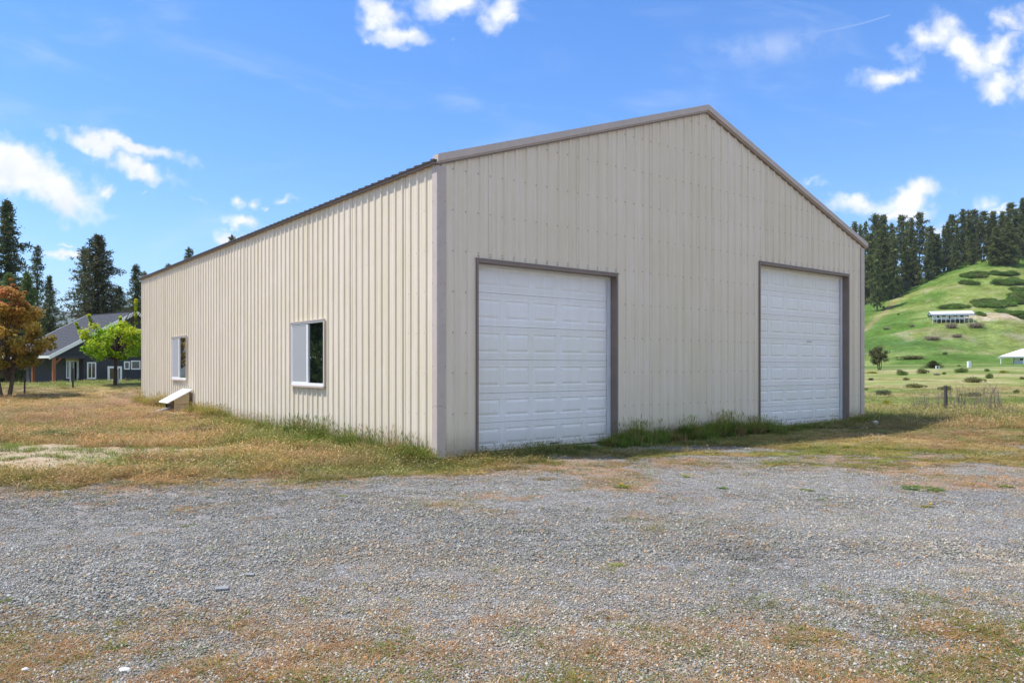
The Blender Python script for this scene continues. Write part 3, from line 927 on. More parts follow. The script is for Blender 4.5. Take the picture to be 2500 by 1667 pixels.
# ------------------------------------------------------------------ small hatch box on the long wall
hat = thing('vent_shelter', 'small lean-to box with white sloping sheet roof against the long tan wall', 'shelter', (*to_world(0, 12.62), 0.10), math.pi / 2 - TH)
mb = MB(); mb.hexa([(-.70, -.06, .265), (-.05, -.06, .615), (-.05, .92, .615), (-.70, .92, .265), (-.705, -.06, .285), (-.05, -.06, .64), (-.05, .92, .64), (-.705, .92, .285)])
rf = mb.build('roof', M['white_roof'], hat)
for i in range(4):
    yy = -.05 + i * .30
    mb = MB(); mb.hexa([(-.70, yy, .287), (-.05, yy, .642), (-.05, yy + .04, .642), (-.70, yy + .04, .287), (-.70, yy + .01, .303), (-.05, yy + .01, .658), (-.05, yy + .03, .658), (-.70, yy + .03, .303)])
    mb.build('roof_rib', M['white_roof'], rf)
for yy in (0.0, .84):
    for (za, zb) in ((-.05, .225), (.235, .56)):
        mb = MB()
        x0 = -.52; x1 = -.12
        lim = lambda x: .265 + (x + .70) * .35 / .65 - .012
        ztop0 = min(zb, lim(x0)); ztop1 = min(zb, lim(x1))
        xm = x0 if lim(x0) >= zb else min(x1, (zb + .012 - .265) * .65 / .35 - .70)
        pts = [(x0, za), (x1, za), (x1, ztop1)] + ([(xm, zb)] if xm > x0 + .01 and zb <= lim(x1) else []) + ([(x0, max(ztop0, za))] if ztop0 > za + .005 else [])
        if za > lim(x0):
            xs_ = (za + .012 - .265) * .65 / .35 - .70
            pts = [(xs_, za), (x1, za), (x1, ztop1)]
        lo = len(mb.v)
        mb.poly([(p[0], yy, p[1]) for p in pts]); mb.poly([(p[0], yy + .018, p[1]) for p in pts][::-1])
        for i in range(len(pts)):
            p, q = pts[i], pts[(i + 1) % len(pts)]
            mb.quad((p[0], yy, p[1]), (q[0], yy, q[1]), (q[0], yy + .018, q[1]), (p[0], yy + .018, p[1]))
        mb.build('side_board', M['board'], hat)
for (x_, y_) in ((-.52, .02), (-.52, .80), (-.115, .02), (-.115, .80)):
    mb = MB(); mb.box(x_ - .02, x_ + .02, y_, y_ + .035, -.1, .265 + (x_ + .70) * .35 / .65 - .02); mb.build('corner_post', M['oldwood'], hat)
mb = MB(); mb.box(-.50, -.14, .025, .82, -.05, .0); mb.box(-.16, -.145, .06, .80, 0, .50); mb.build('liner', M['black'], hat)
mb = MB(); mb.tube([(-.55, .3, .12), (-.8, .2, .06), (-1.0, .05, .03)], .045, 8); mb.build('drain_pipe', M['grey_steel'], hat)

# ------------------------------------------------------------------ placing by bearing: ray from the tripod over the terrain
FPX, CXP, CYP = 1840.6, 1250.0, 895.9
_Ys = np.concatenate([np.arange(3, 60, .1), np.arange(60, 480, .5)])
def on_ground(px_, py_):
    u = (px_ - CXP) / FPX; v = (CYP - py_) / FPX
    z = tz(u * _Ys, _Ys)
    ray = EYE + v * _Ys
    hit = np.where(ray <= z)[0]
    Y = _Ys[hit[0]] if len(hit) else 470.0
    return u * Y, Y, float(tz(u * Y, Y))
def at_depth(px_, Y):
    u = (px_ - CXP) / FPX
    return u * Y, Y, float(tz(u * Y, Y))
def height_for(py_, Y, zb):
    return EYE + (CYP - py_) / FPX * Y - zb

# ================================================================== THE HOUSE
HX, HY, HG = -30.9, 62.0, -0.22
hang = math.atan2(.82, .57)
hx_, hy_ = np.array([math.cos(hang), math.sin(hang)]), np.array([-math.sin(hang), math.cos(hang)])
hc = np.array([0 - HX, 0 - HY]); hcl = (hc @ hx_, hc @ hy_)
def hloc(px_, py_, yp):
    u = (px_ - CXP) / FPX
    d = np.array([u, 1.0]); dl = (d @ hx_, d @ hy_)
    k = (yp - hcl[1]) / dl[1]
    return hcl[0] + dl[0] * k, EYE + (CYP - py_) / FPX * k
house = thing('dark_house', 'charcoal house with grey shingle roof, white trim and cedar porch posts', 'house', (HX, HY, 0), hang)
HR, HE, HW, HL = 5.91, 2.19, 6.6, 8.0
hs_ = (HR - HE) / HW
def shingle_roof(sign):
    rows = 26
    mb = MB()
    for r_ in range(rows):
        a, b = r_ / rows, (r_ + 1) / rows
        x0, x1 = HW * (1 - a), HW * (1 - b) - .02
        z0, z1 = HE + (HW - x0) * hs_, HE + (HW - x1) * hs_
        if r_ == rows - 1: x1 = 0; z1 = HR
        mb.hexa([(sign * x0, 0, z0), (sign * x1, 0, z1), (sign * x1, HL, z1), (sign * x0, HL, z0),
                 (sign * x0, 0, z0 + .055), (sign * x1, 0, z1 + .035), (sign * x1, HL, z1 + .035), (sign * x0, HL, z0 + .055)])
    return mb.build('roof', M['shingle'], house)
shingle_roof(-1); shingle_roof(1)
for sgn in (-1, 1):
    for yy in (-.05, HL):
        mb = MB(); mb.hexa([(sgn * HW * 1.01, yy, HE - .26), (0, yy, HR - .22), (0, yy + .05, HR - .22), (sgn * HW * 1.01, yy + .05, HE - .26),
                            (sgn * HW * 1.01, yy, HE + .05), (0, yy, HR + .07), (0, yy + .05, HR + .07), (sgn * HW * 1.01, yy + .05, HE + .05)])
        mb.build('rake_board', M['white_paint'], house)
    mb = MB(); xx = sgn * (HW + .03); mb.box(min(xx, xx + sgn * .04), max(xx, xx + sgn * .04), -.0, HL, HE - .16, HE + .03); mb.build('eave_board', M['white_paint'], house)
mb = MB(); mb.box(-.12, .12, .0, HL, HR + .02, HR + .06); mb.build('ridge_cap', M['shingle'], house)
# gable wall above the beam, lower walls
def gz_(x, off=-.03): return HE + (HW - abs(x)) * hs_ + off
mb = MB(); pts = [(-5.9, .35, 2.05), (5.9, .35, 2.05), (5.9, .35, gz_(5.9)), (0, .35, HR - .03), (-5.9, .35, gz_(5.9))]
mb.poly(pts); mb.poly([(p[0], .5, p[2]) for p in pts][::-1]); mb.quad((-5.9, .35, 2.05), (5.9, .35, 2.05), (5.9, .5, 2.05), (-5.9, .5, 2.05))
mb.build('gable_wall', M['charcoal'], house)
RECX = -4.0; FP1, FP2 = .36, 1.15
mb = MB(); mb.box(-5.06, RECX, FP2, FP2 + .15, HG - .3, 2.6); mb.box(RECX, RECX + .15, FP1 + .02, FP2 - .002, HG - .3, 2.049); mb.box(RECX + .15, 5.9, FP1 + .01, FP1 + .15, HG - .3, 2.049)
mb.box(-5.06, -4.92, FP2 + .151, HL - .3, HG - .3, 2.9); mb.box(-4.9, 5.9, HL - .45, HL - .3, HG - .3, 2.9); mb.box(5.75, 5.9, .6, HL - .5, HG - .3, 2.9)
mb.build('wall', M['charcoal'], house)
mb = MB()
for i in range(60):
    x = -5.8 + i * .20
    if abs(x) < 5.85: mb.box(x - .012, x + .012, .335, .349, 2.06, gz_(x) - .1)
    if x > RECX + .2: mb.box(x - .012, x + .012, FP1 - .006, FP1 + .009, HG, 2.045)
    if -5.0 < x < RECX: mb.box(x - .012, x + .012, FP2 - .015, FP2 - .001, HG, 2.4)
mb.build('battens', M['charcoal'], house)['kind'] = 'stuff'
mb = MB(); mb.box(-6.35, -4.0, .18, .34, 2.02, 2.24); mb.box(-6.35, -6.2, .35, HL - .5, 2.0, 2.15); mb.build('porch_beam', M['charcoal'], house)
for yy in (.12, 3.5, 7.2):
    mb = MB(); mb.box(-6.34, -6.14, yy, yy + .20, HG - .3, 2.12); mb.bar((-6.24, yy + .1, 1.55), (-5.75, yy + .1, 2.05), .12, .12, (0, 1, 0)); mb.build('porch_post', M['cedar'], house)
mb = MB(); mb.box(-6.6, -5.07, -.3, HL, HG - .25, HG + .06); mb.build('porch_slab', M['concrete'], house)
def hwin(xa, xb, ya, yb, yp, mull=1, name='window', fw=.09, frame='white_paint'):
    x0, z1 = hloc(xa, ya, yp); x1, _ = hloc(xb, ya, yp); _, z0 = hloc(xa, yb, yp)
    mb = MB(); y0, y1 = yp - .06, yp - .002
    mb.box(x0, x1, y0, y1, z0, z0 + fw * 1.2); mb.box(x0, x1, y0, y1, z1 - fw, z1)
    mb.box(x0, x0 + fw, y0, y1, z0 + fw * 1.2, z1 - fw); mb.box(x1 - fw, x1, y0, y1, z0 + fw * 1.2, z1 - fw)
    w = mb.build(name, M[frame], house)
    n = mull + 1; cw = (x1 - x0 - 2 * fw - mull * fw * .6) / n
    for i in range(n):
        a = x0 + fw + i * (cw + fw * .6)
        g = MB(); g.box(a, a + cw, y0 + .02, y0 + .03, z0 + fw * 1.2, z1 - fw); g.build('pane', M['house_glass'], w)
        if i < mull:
            g = MB(); g.box(a + cw, a + cw + fw * .6, y0 + .005, y1, z0 + fw * 1.2, z1 - fw); g.build('mullion', M[frame], w)
    return w
hwin(161, 169, 880, 924, FP2, 0, fw=.07)
hwin(189.5, 197.5, 880, 924, FP2, 0, fw=.07)
hwin(169.4, 189.2, 880, 942, FP2, 1, 'glass_door', fw=.08)
x0, z0 = hloc(160, 881, FP2); x1, z1 = hloc(198.5, 874.5, FP2)
mb = MB(); mb.box(x0, x1, FP2 - .08, FP2 - .002, z0 + .005, z1); mb.build('door_header', M['board'], house)
hwin(212, 234, 884, 925, FP1, 1)
hwin(302, 316, 882, 902, FP1, 0)
hwin(319, 342, 880, 902, FP1, 0)
hwin(329, 352, 803, 828, .35, 0)
hwin(262, 297, 894, 932, FP1, 1, 'entry_door', fw=.16)
for px_ in (153.5, 196.5):
    x0, z0 = hloc(px_, 894, FP2); mb = MB(); mb.box(x0 - .05, x0 + .05, FP2 - .12, FP2 - .003, z0, z0 + .22); mb.box(x0 - .07, x0 + .07, FP2 - .14, FP2 - .003, z0 + .22, z0 + .25); mb.build('wall_lantern', M['black'], house)
xx, yy, zz_ = at_depth(341, 57.0)
mb = MB()
for i in range(5):
    a = i * 1.3
    mb.tube([(math.cos(a) * .35 * (i > 0), math.sin(a) * .3 * (i > 0), 0), (math.cos(a) * .2, math.sin(a) * .2, .18), (0, 0, .30 + .05 * (i % 2))], [.22, .16, .03], 7)
t_ = thing('white_tarp', 'white crumpled tarp heap on the grass beside the charcoal house wall', 'tarp', (xx, yy, zz_ - .02)); mb.build('cover', M['white_paint'], t_, smooth=True)

# ================================================================== VEGETATION BUILDERS
def tris_from(c, d, ln, wd, colr, rng):
    """thin triangles from points c along directions d"""
    n = len(c)
    d = d / np.maximum(np.linalg.norm(d, axis=1, keepdims=True), 1e-6)
    rnd = rng.normal(size=(n, 3))
    w = np.cross(d, rnd); w /= np.maximum(np.linalg.norm(w, axis=1, keepdims=True), 1e-6)
    w *= (wd / 2)[:, None]
    V = np.stack([c - w * .5, c + w * .5, c + d * (ln * .55)[:, None] + w, c + d * ln[:, None], c + d * (ln * .55)[:, None] - w], 1)
    F = np.array([[0, 1, 2, 4], [4, 2, 3, 3]])
    V = V.reshape(-1, 3)
    T = np.array([[0, 1, 2], [0, 2, 4], [4, 2, 3]])
    Fa = (np.arange(n)[:, None, None] * 5 + T[None]).reshape(-1, 3)
    C = np.repeat(colr, 5, 0)
    return V, Fa, C

def conifer(seed, H=20, r=4.0, base=.10, nb=150, cl=11, droop=.25, leaf=.42, col=(0.070, 0.100, 0.042), col2=(0.150, 0.160, 0.070), lean=0, open_=0.0, ragged=.35, pw=.95):
    rng = np.random.default_rng(seed)
    tr = MB()
    tr.tube([(0, 0, -.5), (lean * .1, .03 * H * .1, H * .3), (lean * .2, 0, H * .65), (lean * .3, 0, H * .985)], [H * .016, H * .012, H * .007, H * .0015], 7)
    cs = []; ds = []; ks = []
    secs = rng.uniform(.65, 1.25, 8)
    for b in range(nb):
        t = (b + rng.random()) / nb
        zf = base + (1 - base) * t ** 0.92
        if rng.random() < open_ and zf < .8: continue
        prof = (1 - zf) ** pw * (1.0 if zf > base + .12 else .55 + .45 * (zf - base) / .12)
        az = b * 2.39996 + rng.normal(0, .35)
        L = r * prof * (1 - ragged + 2 * ragged * rng.random() ** 1.2) * secs[int((az % 6.283) / 6.284 * 8)] + .18
        dr = droop * (1.3 - zf)
        up = .15 + .5 * zf
        k = max(3, int(cl * (L / r + .25)))
        ss_ = (np.arange(k) + rng.random(k)) / k * .92 + .08
        X = np.cos(az) * L * ss_; Yy = np.sin(az) * L * ss_; Z = zf * H + L * (up * ss_ * .6 - dr * ss_ ** 2 * 1.4)
        side = rng.normal(0, .17, k) * L * ss_ ** .5
        X += -np.sin(az) * side; Yy += np.cos(az) * side; Z += rng.normal(0, .05, k) * (1 + L * .3)
        cs.append(np.stack([X + lean * .3 * zf, Yy, Z], 1)); ds.append(np.tile([np.cos(az), np.sin(az), .25], (k, 1))); ks.append(np.full(k, zf))
        if b % 3 == 0 and L > .8:
            tr.tube([(lean * .3 * zf, 0, zf * H), (np.cos(az) * L * .5, np.sin(az) * L * .5, zf * H + L * (up * .3 - dr * .35)), (np.cos(az) * L * .88, np.sin(az) * L * .88, zf * H + L * (up * .53 - dr * 1.08))], [.05 + .006 * L, .03, .008], 4, cap=False)
    c = np.concatenate(cs); d = np.concatenate(ds)
    m = 9
    c2 = np.repeat(c, m, 0) + rng.normal(0, .15, (len(c) * m, 3)) * np.array([1, 1, .7])
    d2 = np.repeat(d, m, 0) * .55 + rng.normal(0, .75, (len(c) * m, 3))
    ln = leaf * rng.uniform(.5, 1.25, len(c2)); wd = leaf * rng.uniform(.16, .34, len(c2))
    tcl = np.repeat(rng.random(len(c)), m)
    cc = np.array(col)[None] * (1 - tcl[:, None]) + np.array(col2)[None] * tcl[:, None]
    cc = cc * rng.uniform(.75, 1.25, (len(c2), 1))
    V, F, C = tris_from(c2, d2, ln, wd, cc, rng)
    return tr, V, F, C

TREE_DATA = {}
def make_tree(key, builder, bark, leafmat):
    tr, V, F, C = builder()
    to = tr.build('trunk', M[bark]); COL.objects.unlink(to)
    co = fast_obj('crown', V, F, M[leafmat], cols=C, link=False)
    TREE_DATA[key] = (to.data, co.data)
    bpy.data.objects.remove(to); bpy.data.objects.remove(co)
def plant(name, key, label, cat, loc, sc=(1, 1, 1), rz=0, group=None, order=('trunk', 'crown')):
    e = thing(name, label, cat, loc, rz, group)
    e.scale = sc
    for nm, d in zip(order, TREE_DATA[key]):
        o = bpy.data.objects.new(nm, d); COL.objects.link(o); o.parent = e
    return e

for i, kw in enumerate([dict(seed=11, r=5.0, nb=170, cl=17, ragged=.5, pw=.8), dict(seed=12, r=3.8, nb=140, cl=13, ragged=.55, pw=.85), dict(seed=13, r=4.4, nb=150, cl=15, open_=.12, base=.12, ragged=.5, pw=.75),
                        dict(seed=14, r=3.0, nb=110, cl=11, ragged=.6, open_=.15, pw=.75), dict(seed=15, r=5.6, nb=200, cl=19, ragged=.5, pw=.7, col2=(.17, .145, .08)), dict(seed=16, r=4.0, nb=160, cl=14, base=.06, leaf=.5, pw=.7, col=(.10, .16, .05), col2=(.20, .25, .08))]):
    make_tree('fir%d' % i, lambda: conifer(H=20, **kw), 'bark', 'needles')
for i, kw in enumerate([dict(seed=31, r=3.9, nb=70, cl=9, leaf=.95, pw=.8, ragged=.5), dict(seed=32, r=4.6, nb=62, cl=9, leaf=1.0, base=.3, open_=.2, pw=.5, ragged=.55), dict(seed=33, r=3.4, nb=64, cl=8, leaf=.85, pw=.9, ragged=.5),
                        dict(seed=34, r=4.6, nb=50, cl=9, leaf=1.0, base=.42, ragged=.6, pw=.5, open_=.15), dict(seed=35, r=3.8, nb=80, cl=9, leaf=.9, base=.05, pw=.85, ragged=.45), dict(seed=36, r=5.6, nb=110, cl=11, leaf=1.0, base=.05, pw=.75, ragged=.4)]):
    kw.update(col=(.078, .105, .030), col2=(.180, .195, .060))
    make_tree('pine%d' % i, lambda: conifer(H=22, **kw), 'bark', 'needles')

LT = [  # image bearing, top, distance, prototype, half width in px, label
    (17, 492, 82, 0, 78, 'tallest dark fir at the far left, its spire rising behind the orange maple'),
    (91, 600, 78, 3, 33, 'slim ragged fir just right of the tallest spire behind the orange maple'),
    (121, 672, 86, 1, 36, 'short pointed fir beside the gap where the blue mountain shows'),
    (240, 576, 92, 4, 76, 'broad dark conifer with a bare-branched spire behind the shingle roof'),
    (206, 606, 95, 3, 40, 'thin secondary spire hugging the left side of the broad conifer behind the house'),
    (331, 646, 90, 1, 42, 'conifer whose top shows just left of the barn corner above the house gable'),
    (352, 664, 96, 3, 34, 'narrow conifer top half hidden by the far corner of the barn'),
    (461, 606, 92, 3, 34, 'conifer tip poking above the barn roof line, the taller of the two clear tips'),
    (411, 644, 90, 1, 34, 'small conifer tip barely clearing the low end of the barn roof'),
    (566, 576, 98, 3, 34, 'wispy conifer tip just breaking the barn roof line near the small clouds'),
    (22, 668, 70, 5, 46, 'soft lighter green young pine in front of the tall firs, at the left edge'),
    (66, 664, 71, 5, 38, 'soft lighter green young pine between the maple and the slim fir'),
    (-40, 560, 80, 1, 60, 'dark fir standing beyond the left edge of the view'),
    (78, 760, 96, 2, 60, 'dark low conifer filling the gap behind the maple and porch'),
    (118, 772, 100, 0, 60, 'dark low conifer right behind the eave end of the shingle roof'),
    (160, 800, 106, 2, 55, 'small conifer below the blue mountain and behind the roof slope'),
    (20, 780, 64, 2, 60, 'dark shaded conifer right behind the orange maple'),
    (52, 800, 72, 0, 60, 'low dark conifer seen between the maple trunk and the porch posts'),
    (290, 700, 99, 2, 50, 'conifer filling in between the broad conifer and the one by the barn corner')]
for (px_, py_, Y, pk, hw, lab) in LT:
    x, y, z = at_depth(px_, Y)
    h = height_for(py_, Y, z)
    rr = {0: 5.0, 1: 3.8, 2: 4.4, 3: 3.0, 4: 5.6, 5: 4.0}[pk]
    sx = (hw / FPX * Y) / rr * 1.32
    plant('fir_tree', 'fir%d' % pk, lab, 'tree', (x, y, z - .1), (sx, sx, h / 20), random.uniform(0, 6.28), 'conifers behind the house')

HT = [(90, 235, 372, 0), (125, 245, 380, 2), (155, 230, 350, 2), (215, 183, 395, 3), (262, 186, 400, 3), (320, 240, 360, 0), (375, 186, 388, 3), (410, 225, 396, 2), (435, 208, 372, 0),
      (485, 170, 392, 3), (555, 255, 362, 1), (600, 300, 380, 4), (632, 262, 366, 2), (655, 226, 372, 0), (682, 182, 380, 3), (712, 240, 362, 2), (750, 153, 384, 1), (788, 166, 372, 0), (815, 153, 386, 3),
      (845, 220, 366, 2), (876, 162, 378, 3), (905, 205, 368, 0), (932, 162, 382, 3), (990, 168, 362, 5), (1020, 200, 352, 5), (1040, 112, 385, 3), (1070, 150, 372, 1), (1108, 85, 366, 0), (1140, 110, 374, 3), (1175, 130, 368, 1),
      (228, 395, 318, 0), (268, 250, 345, 5), (330, 335, 334, 0), (392, 330, 352, 4), (190, 300, 338, 1), (455, 330, 350, 4), (540, 350, 350, 4), (700, 330, 352, 4), (800, 300, 352, 0), (950, 260, 340, 5), (1030, 230, 338, 5), (1150, 200, 350, 0)]
for i, (cx, cy, Y, pk) in enumerate(HT):
    px_, py_ = 2050 + cx / 2.489, 450 + cy / 2.489
    x, y, z = at_depth(px_, Y)
    h = height_for(py_, Y, z)
    w = random.uniform(.85, 1.1) * (h / 22) ** .6
    sky_ = {3: 'broad-topped pine standing tallest near the barn roof edge in the hilltop wood', 9: 'tall pine just left of the widest sky gap in the hilltop wood', 10: 'shorter bushy pine just right of the widest sky gap in the hilltop wood',
            25: 'thin spire rising highest above the front pair on the knoll', 27: 'tallest pine of the hilltop wood at the right edge'}.get(i)
    front_ = {30: 'lowest dark pine on the hill slope, nearest the barn roof edge', 32: 'dark pine second lowest on the slope beside the barn roof edge', 39: 'broad dark pine standing out front on the knoll, left of the front pair',
              40: 'broad dark pine standing out front on the knoll, right of the front pair'}.get(i, sky_)
    plant('pine_tree', 'pine%d' % pk, front_ or 'dark green pine in the dense wood along the crest of the grassy hill', 'tree', (x, y, z - .4), (w, w, h / 22), random.uniform(0, 6.28), 'pines on the hill' if front_ else 'pines in the dense hilltop wood')
for i in range(46):
    px_ = random.uniform(2085, 2560); Y = random.uniform(362, 440)
    x, y, z = at_depth(px_, Y)
    h = random.uniform(13, 23)
    s = h / 22 * random.uniform(.9, 1.15)
    plant('pine_tree', 'pine%d' % random.choice((0, 1, 2, 4, 5)), 'dark green pine in the dense wood along the crest of the grassy hill', 'tree', (x, y, z - .4), (s, s, h / 22), random.uniform(0, 6.28), 'pines in the dense hilltop wood')

# ---- broadleaf trees
def broadleaf(seed, H, cz, rx, rz_, nclump, nleaf, leaf, colf, trunk_r, fork=.25, stems=1, clr=.38, spikes=(), taper=0.0):
    rng = np.random.default_rng(seed)
    tr = MB()
    cen = []
    while len(cen) < nclump:
        p = rng.uniform(-1, 1, 3)
        q = np.linalg.norm(p)
        if q > 1 or q < .35: continue
        tp = 1 - taper * max(p[2], 0)
        cen.append(np.array([p[0] * rx * tp, p[1] * rx * tp, cz + p[2] * rz_]))
    cen += [np.array(s_) for s_ in spikes]
    cen = np.array(cen)
    for s_ in range(stems):
        a = s_ * 2.4 + .5; off = .12 * (stems > 1)
        top = cz + rz_ * .55
        ln_ = [(math.cos(a) * off, math.sin(a) * off, -.25), (math.cos(a) * off * 2.2 + .03, math.sin(a) * off * 2, H * fork), (math.cos(a) * off * 3.5, math.sin(a) * off * 3 + .05, (H * fork + top) / 2), (math.cos(a) * off * 4, 0, top)]
        tr.tube(ln_, [trunk_r, trunk_r * .72, trunk_r * .4, trunk_r * .1], 9)
    for c in cen:
        z0 = H * fork + (c[2] - H * fork) * rng.uniform(.15, .45)
        st = np.array([0.02, .02, max(z0, H * fork * .9)])
        mid = st * .45 + c * .55 + rng.normal(0, .06, 3) * np.array([1, 1, .5]); mid[2] = st[2] + (c[2] - st[2]) * .5
        tr.tube([tuple(st), tuple(mid), tuple(c)], [trunk_r * .28, trunk_r * .16, .008], 5, cap=False)
    ci = rng.integers(0, len(cen), nleaf)
    rad = clr * rng.uniform(.7, 1.3, len(cen))
    if len(spikes):
        rad[-len(spikes):] *= .21
        ci = np.where((ci >= nclump) & (rng.random(nleaf) < .62), rng.integers(0, nclump, nleaf), ci)
    dirs = rng.normal(size=(nleaf, 3)); dirs /= np.linalg.norm(dirs, axis=1, keepdims=True)
    pos = cen[ci] + dirs * (rad[ci] * rng.random(nleaf) ** .45)[:, None] * np.array([1.05, 1.05, .8])
    nrm = dirs * .6 + np.array([0, 0, .6]) + rng.normal(0, .5, (nleaf, 3)); nrm /= np.linalg.norm(nrm, axis=1, keepdims=True)
    a = np.cross(nrm, rng.normal(size=(nleaf, 3))); a /= np.linalg.norm(a, axis=1, keepdims=True)
    b = np.cross(nrm, a)
    sz = leaf * rng.uniform(.6, 1.25, nleaf)[:, None]
    # five-point leaf: two side lobes and a tip, slightly folded
    V = np.stack([pos - a * sz * .5, pos + b * sz * .42 + nrm * sz * .10, pos + a * sz * .5, pos - b * sz * .42 + nrm * sz * .10], 1).reshape(-1, 3)
    F = (np.arange(nleaf)[:, None] * 4 + np.array([[0, 1, 2, 3]]))
    F = np.concatenate([F[:, [0, 1, 2]], F[:, [0, 2, 3]]])
    C = np.repeat(colf(pos, ci, rng), 4, 0)
    return tr, V, F, C
def col_maple(p, ci, rng):
    zf = np.clip((p[:, 2] - 1.3) / 3.6, 0, 1)
    cl_ = np.random.default_rng(5).random(4000)[ci]
    ol = np.array([.28, .23, .045]); og = np.array([.56, .28, .055]); rd = np.array([.58, .22, .10]); yl = np.array([.50, .38, .07])
    k = np.clip(zf * .75 + (cl_ - .5) * .9, 0, 1)[:, None]
    c = ol * (1 - k) + og * k
    c = np.where((cl_ > .74)[:, None], c * .5 + yl * .5, c)
    c = np.where(((zf > .74) & (rng.random(len(p)) < .45))[:, None], rd, c)
    return c * rng.uniform(.7, 1.3, (len(p), 1))
def col_lime(p, ci, rng):
    cl_ = np.random.default_rng(6).random(4000)[ci]
    k = np.clip((p[:, 2] - 2.0) / 2.2 * .6 + (cl_ - .4) * .9, 0, 1)[:, None]
    c = np.array([.25, .42, .02]) * (1 - k) + np.array([.72, .72, .04]) * k
    return c * rng.uniform(.75, 1.25, (len(p), 1))
def col_green(p, ci, rng):
    return np.array([.09, .16, .03]) * rng.uniform(.6, 1.5, (len(p), 1))
make_tree('maple', lambda: broadleaf(21, 5.2, 2.85, 1.72, 2.0, 88, 14000, .115, col_maple, .075, .12, 3, .30, taper=.5, spikes=[(.35, .2, 5.0), (.1, -.2, 5.2), (-.5, .1, 4.9), (.75, 0, 4.7), (.3, -.3, 4.8), (-.2, .3, 5.1)]), 'bark', 'leaves')
x, y, z = on_ground(20, 968)
plant('maple_tree', 'maple', 'small rounded maple with orange and olive spring leaves in front of the dark firs', 'tree', (x - .1, y, z), (1.0, 1.0, .95), 1.0)
make_tree('lime', lambda: broadleaf(22, 4.2, 2.38, 1.62, 1.02, 74, 10500, .105, col_lime, .10, .28, 1, .31,
          spikes=[(1.3 + .02 * q_, 0, 3.3 + .13 * q_) for q_ in range(8)] + [(.95, .1, 3.3 + .12 * q_) for q_ in range(11)] + [(-1.15 - .03 * q_, 0, 3.2 + .12 * q_) for q_ in range(5)] + [(-1.75 - .04 * q_, 0, 2.9 + .12 * q_) for q_ in range(4)] + [(.2, .1, 3.3 + .1 * q_) for q_ in range(4)] + [(1.9, 0, 3.1 + .12 * q_) for q_ in range(3)]), 'darkbark', 'leaves')
x, y, z = on_ground(281, 940)
plant('lime_green_tree', 'lime', 'small bright lime green tree with dark trunk in front of the charcoal house', 'tree', (x, y, z), (1.03, 1.03, .94), 0.0)
make_tree('green', lambda: broadleaf(23, 8, 4.8, 2.8, 2.9, 70, 9000, .26, col_green, .2, .2, 1, .8), 'bark', 'leaves')
for (x, y, s, lab) in ((-33, 29, 1.0, 'leafy green tree across the lawn facing the barn windows, nearest one'), (-37, 34.5, 1.25, 'leafy green tree across the lawn behind the white trailer')):
    plant('leafy_tree', 'green', lab, 'tree', (x, y, float(tz(x, y))), (s, s, s), 2.0, 'trees facing the barn windows')
for (x, y, s, k, wh) in ((-41, 30, .75, 0, 'behind the nearest leafy tree'), (-38, 24, .7, 4, 'nearest the road'), (-44, 38, .8, 2, 'behind the white trailer'), (-47, 45, .8, 0, 'farthest back beyond the trailer')):
    plant('fir_tree', 'fir%d' % k, 'dark fir at the lawn edge facing the barn windows, ' + wh, 'tree', (x, y, float(tz(x, y))), (s, s, s), 1.0, 'firs facing the barn windows')
tl = thing('white_trailer', 'low white box trailer on the lawn facing the far barn window', 'trailer', (-32.5, 38.0, float(tz(-32.5, 38))), R(50))
mb = MB(); mb.box(-2.6, 2.6, -1.1, 1.1, .5, 1.9); mb.build('body', M['white_paint'], tl, bevel=.06)
for yy in (-1.12, .98):
    mb = MB(); mb.tube([(0, yy, .36), (0, yy + .14, .36)], .36, 14); mb.build('wheel', M['black'], tl)
x, y, z = at_depth(52, 72)
tl = thing('parked_camper', 'white camper glimpsed between the maple trunk and the left porch post', 'camper', (x, y, z), R(35))
mb = MB(); mb.box(-3.0, 1.0, -1.1, 1.1, .45, 2.1); mb.build('body', M['white_paint'], tl, bevel=.15)
mb = MB(); mb.box(-2.4, -1.2, -1.115, -1.101, 1.25, 1.75); mb.build('window', M['glass'], tl)
for xx in (-1.4, -.6):
    mb = MB(); mb.tube([(xx, -1.12, .34), (xx, -.9, .34)], .34, 12); mb.build('wheel', M['black'], tl)

# ---- bushes
def bush(seed, w, h, col, col2, n=900, leaf=.14, twig=.25):
    rng = np.random.default_rng(seed)
    lob = [(rng.uniform(-.6, .6) * w, rng.uniform(-.6, .6) * w * .6, rng.uniform(.15, .6) * h, rng.uniform(.3, .55)) for _ in range(9)]
    li = rng.integers(0, 9, n); L = np.array(lob)[li]
    d = rng.normal(size=(n, 3)); d /= np.linalg.norm(d, axis=1, keepdims=True)
    rr = rng.random(n) ** .35
    p = L[:, :3] + d * rr[:, None] * L[:, 3:4] * np.array([w, w, h])
    p[:, 2] = np.abs(p[:, 2])
    k = rng.random(9)[li][:, None]
    c = (np.array(col) * (1 - k) + np.array(col2) * k) * rng.uniform(.7, 1.3, (n, 1)) * 1.25
    V, F, C = tris_from(p, d * .8 + np.array([0, 0, .5]) + rng.normal(0, .5, (n, 3)), leaf * rng.uniform(.6, 1.3, n), leaf * rng.uniform(.3, .6, n), c, rng)
    st = MB()
    for i in range(7):
        a = rng.uniform(0, 6.28); q = lob[i]
        st.tube([(q[0] * .1, q[1] * .1, -.05), (q[0] * .5, q[1] * .5, q[2] * .6), (q[0], q[1], q[2] + .2 * h)], [.012 * (1 + h), .008 * (1 + h), .003], 4, cap=False)
    return st, V, F, C
make_tree('bush0', lambda: bush(1, .8, .8, (.08, .13, .03), (.15, .20, .05)), 'bark', 'leaves')
make_tree('bush1', lambda: bush(2, .8, .8, (.13, .15, .045), (.22, .20, .08)), 'bark', 'leaves')
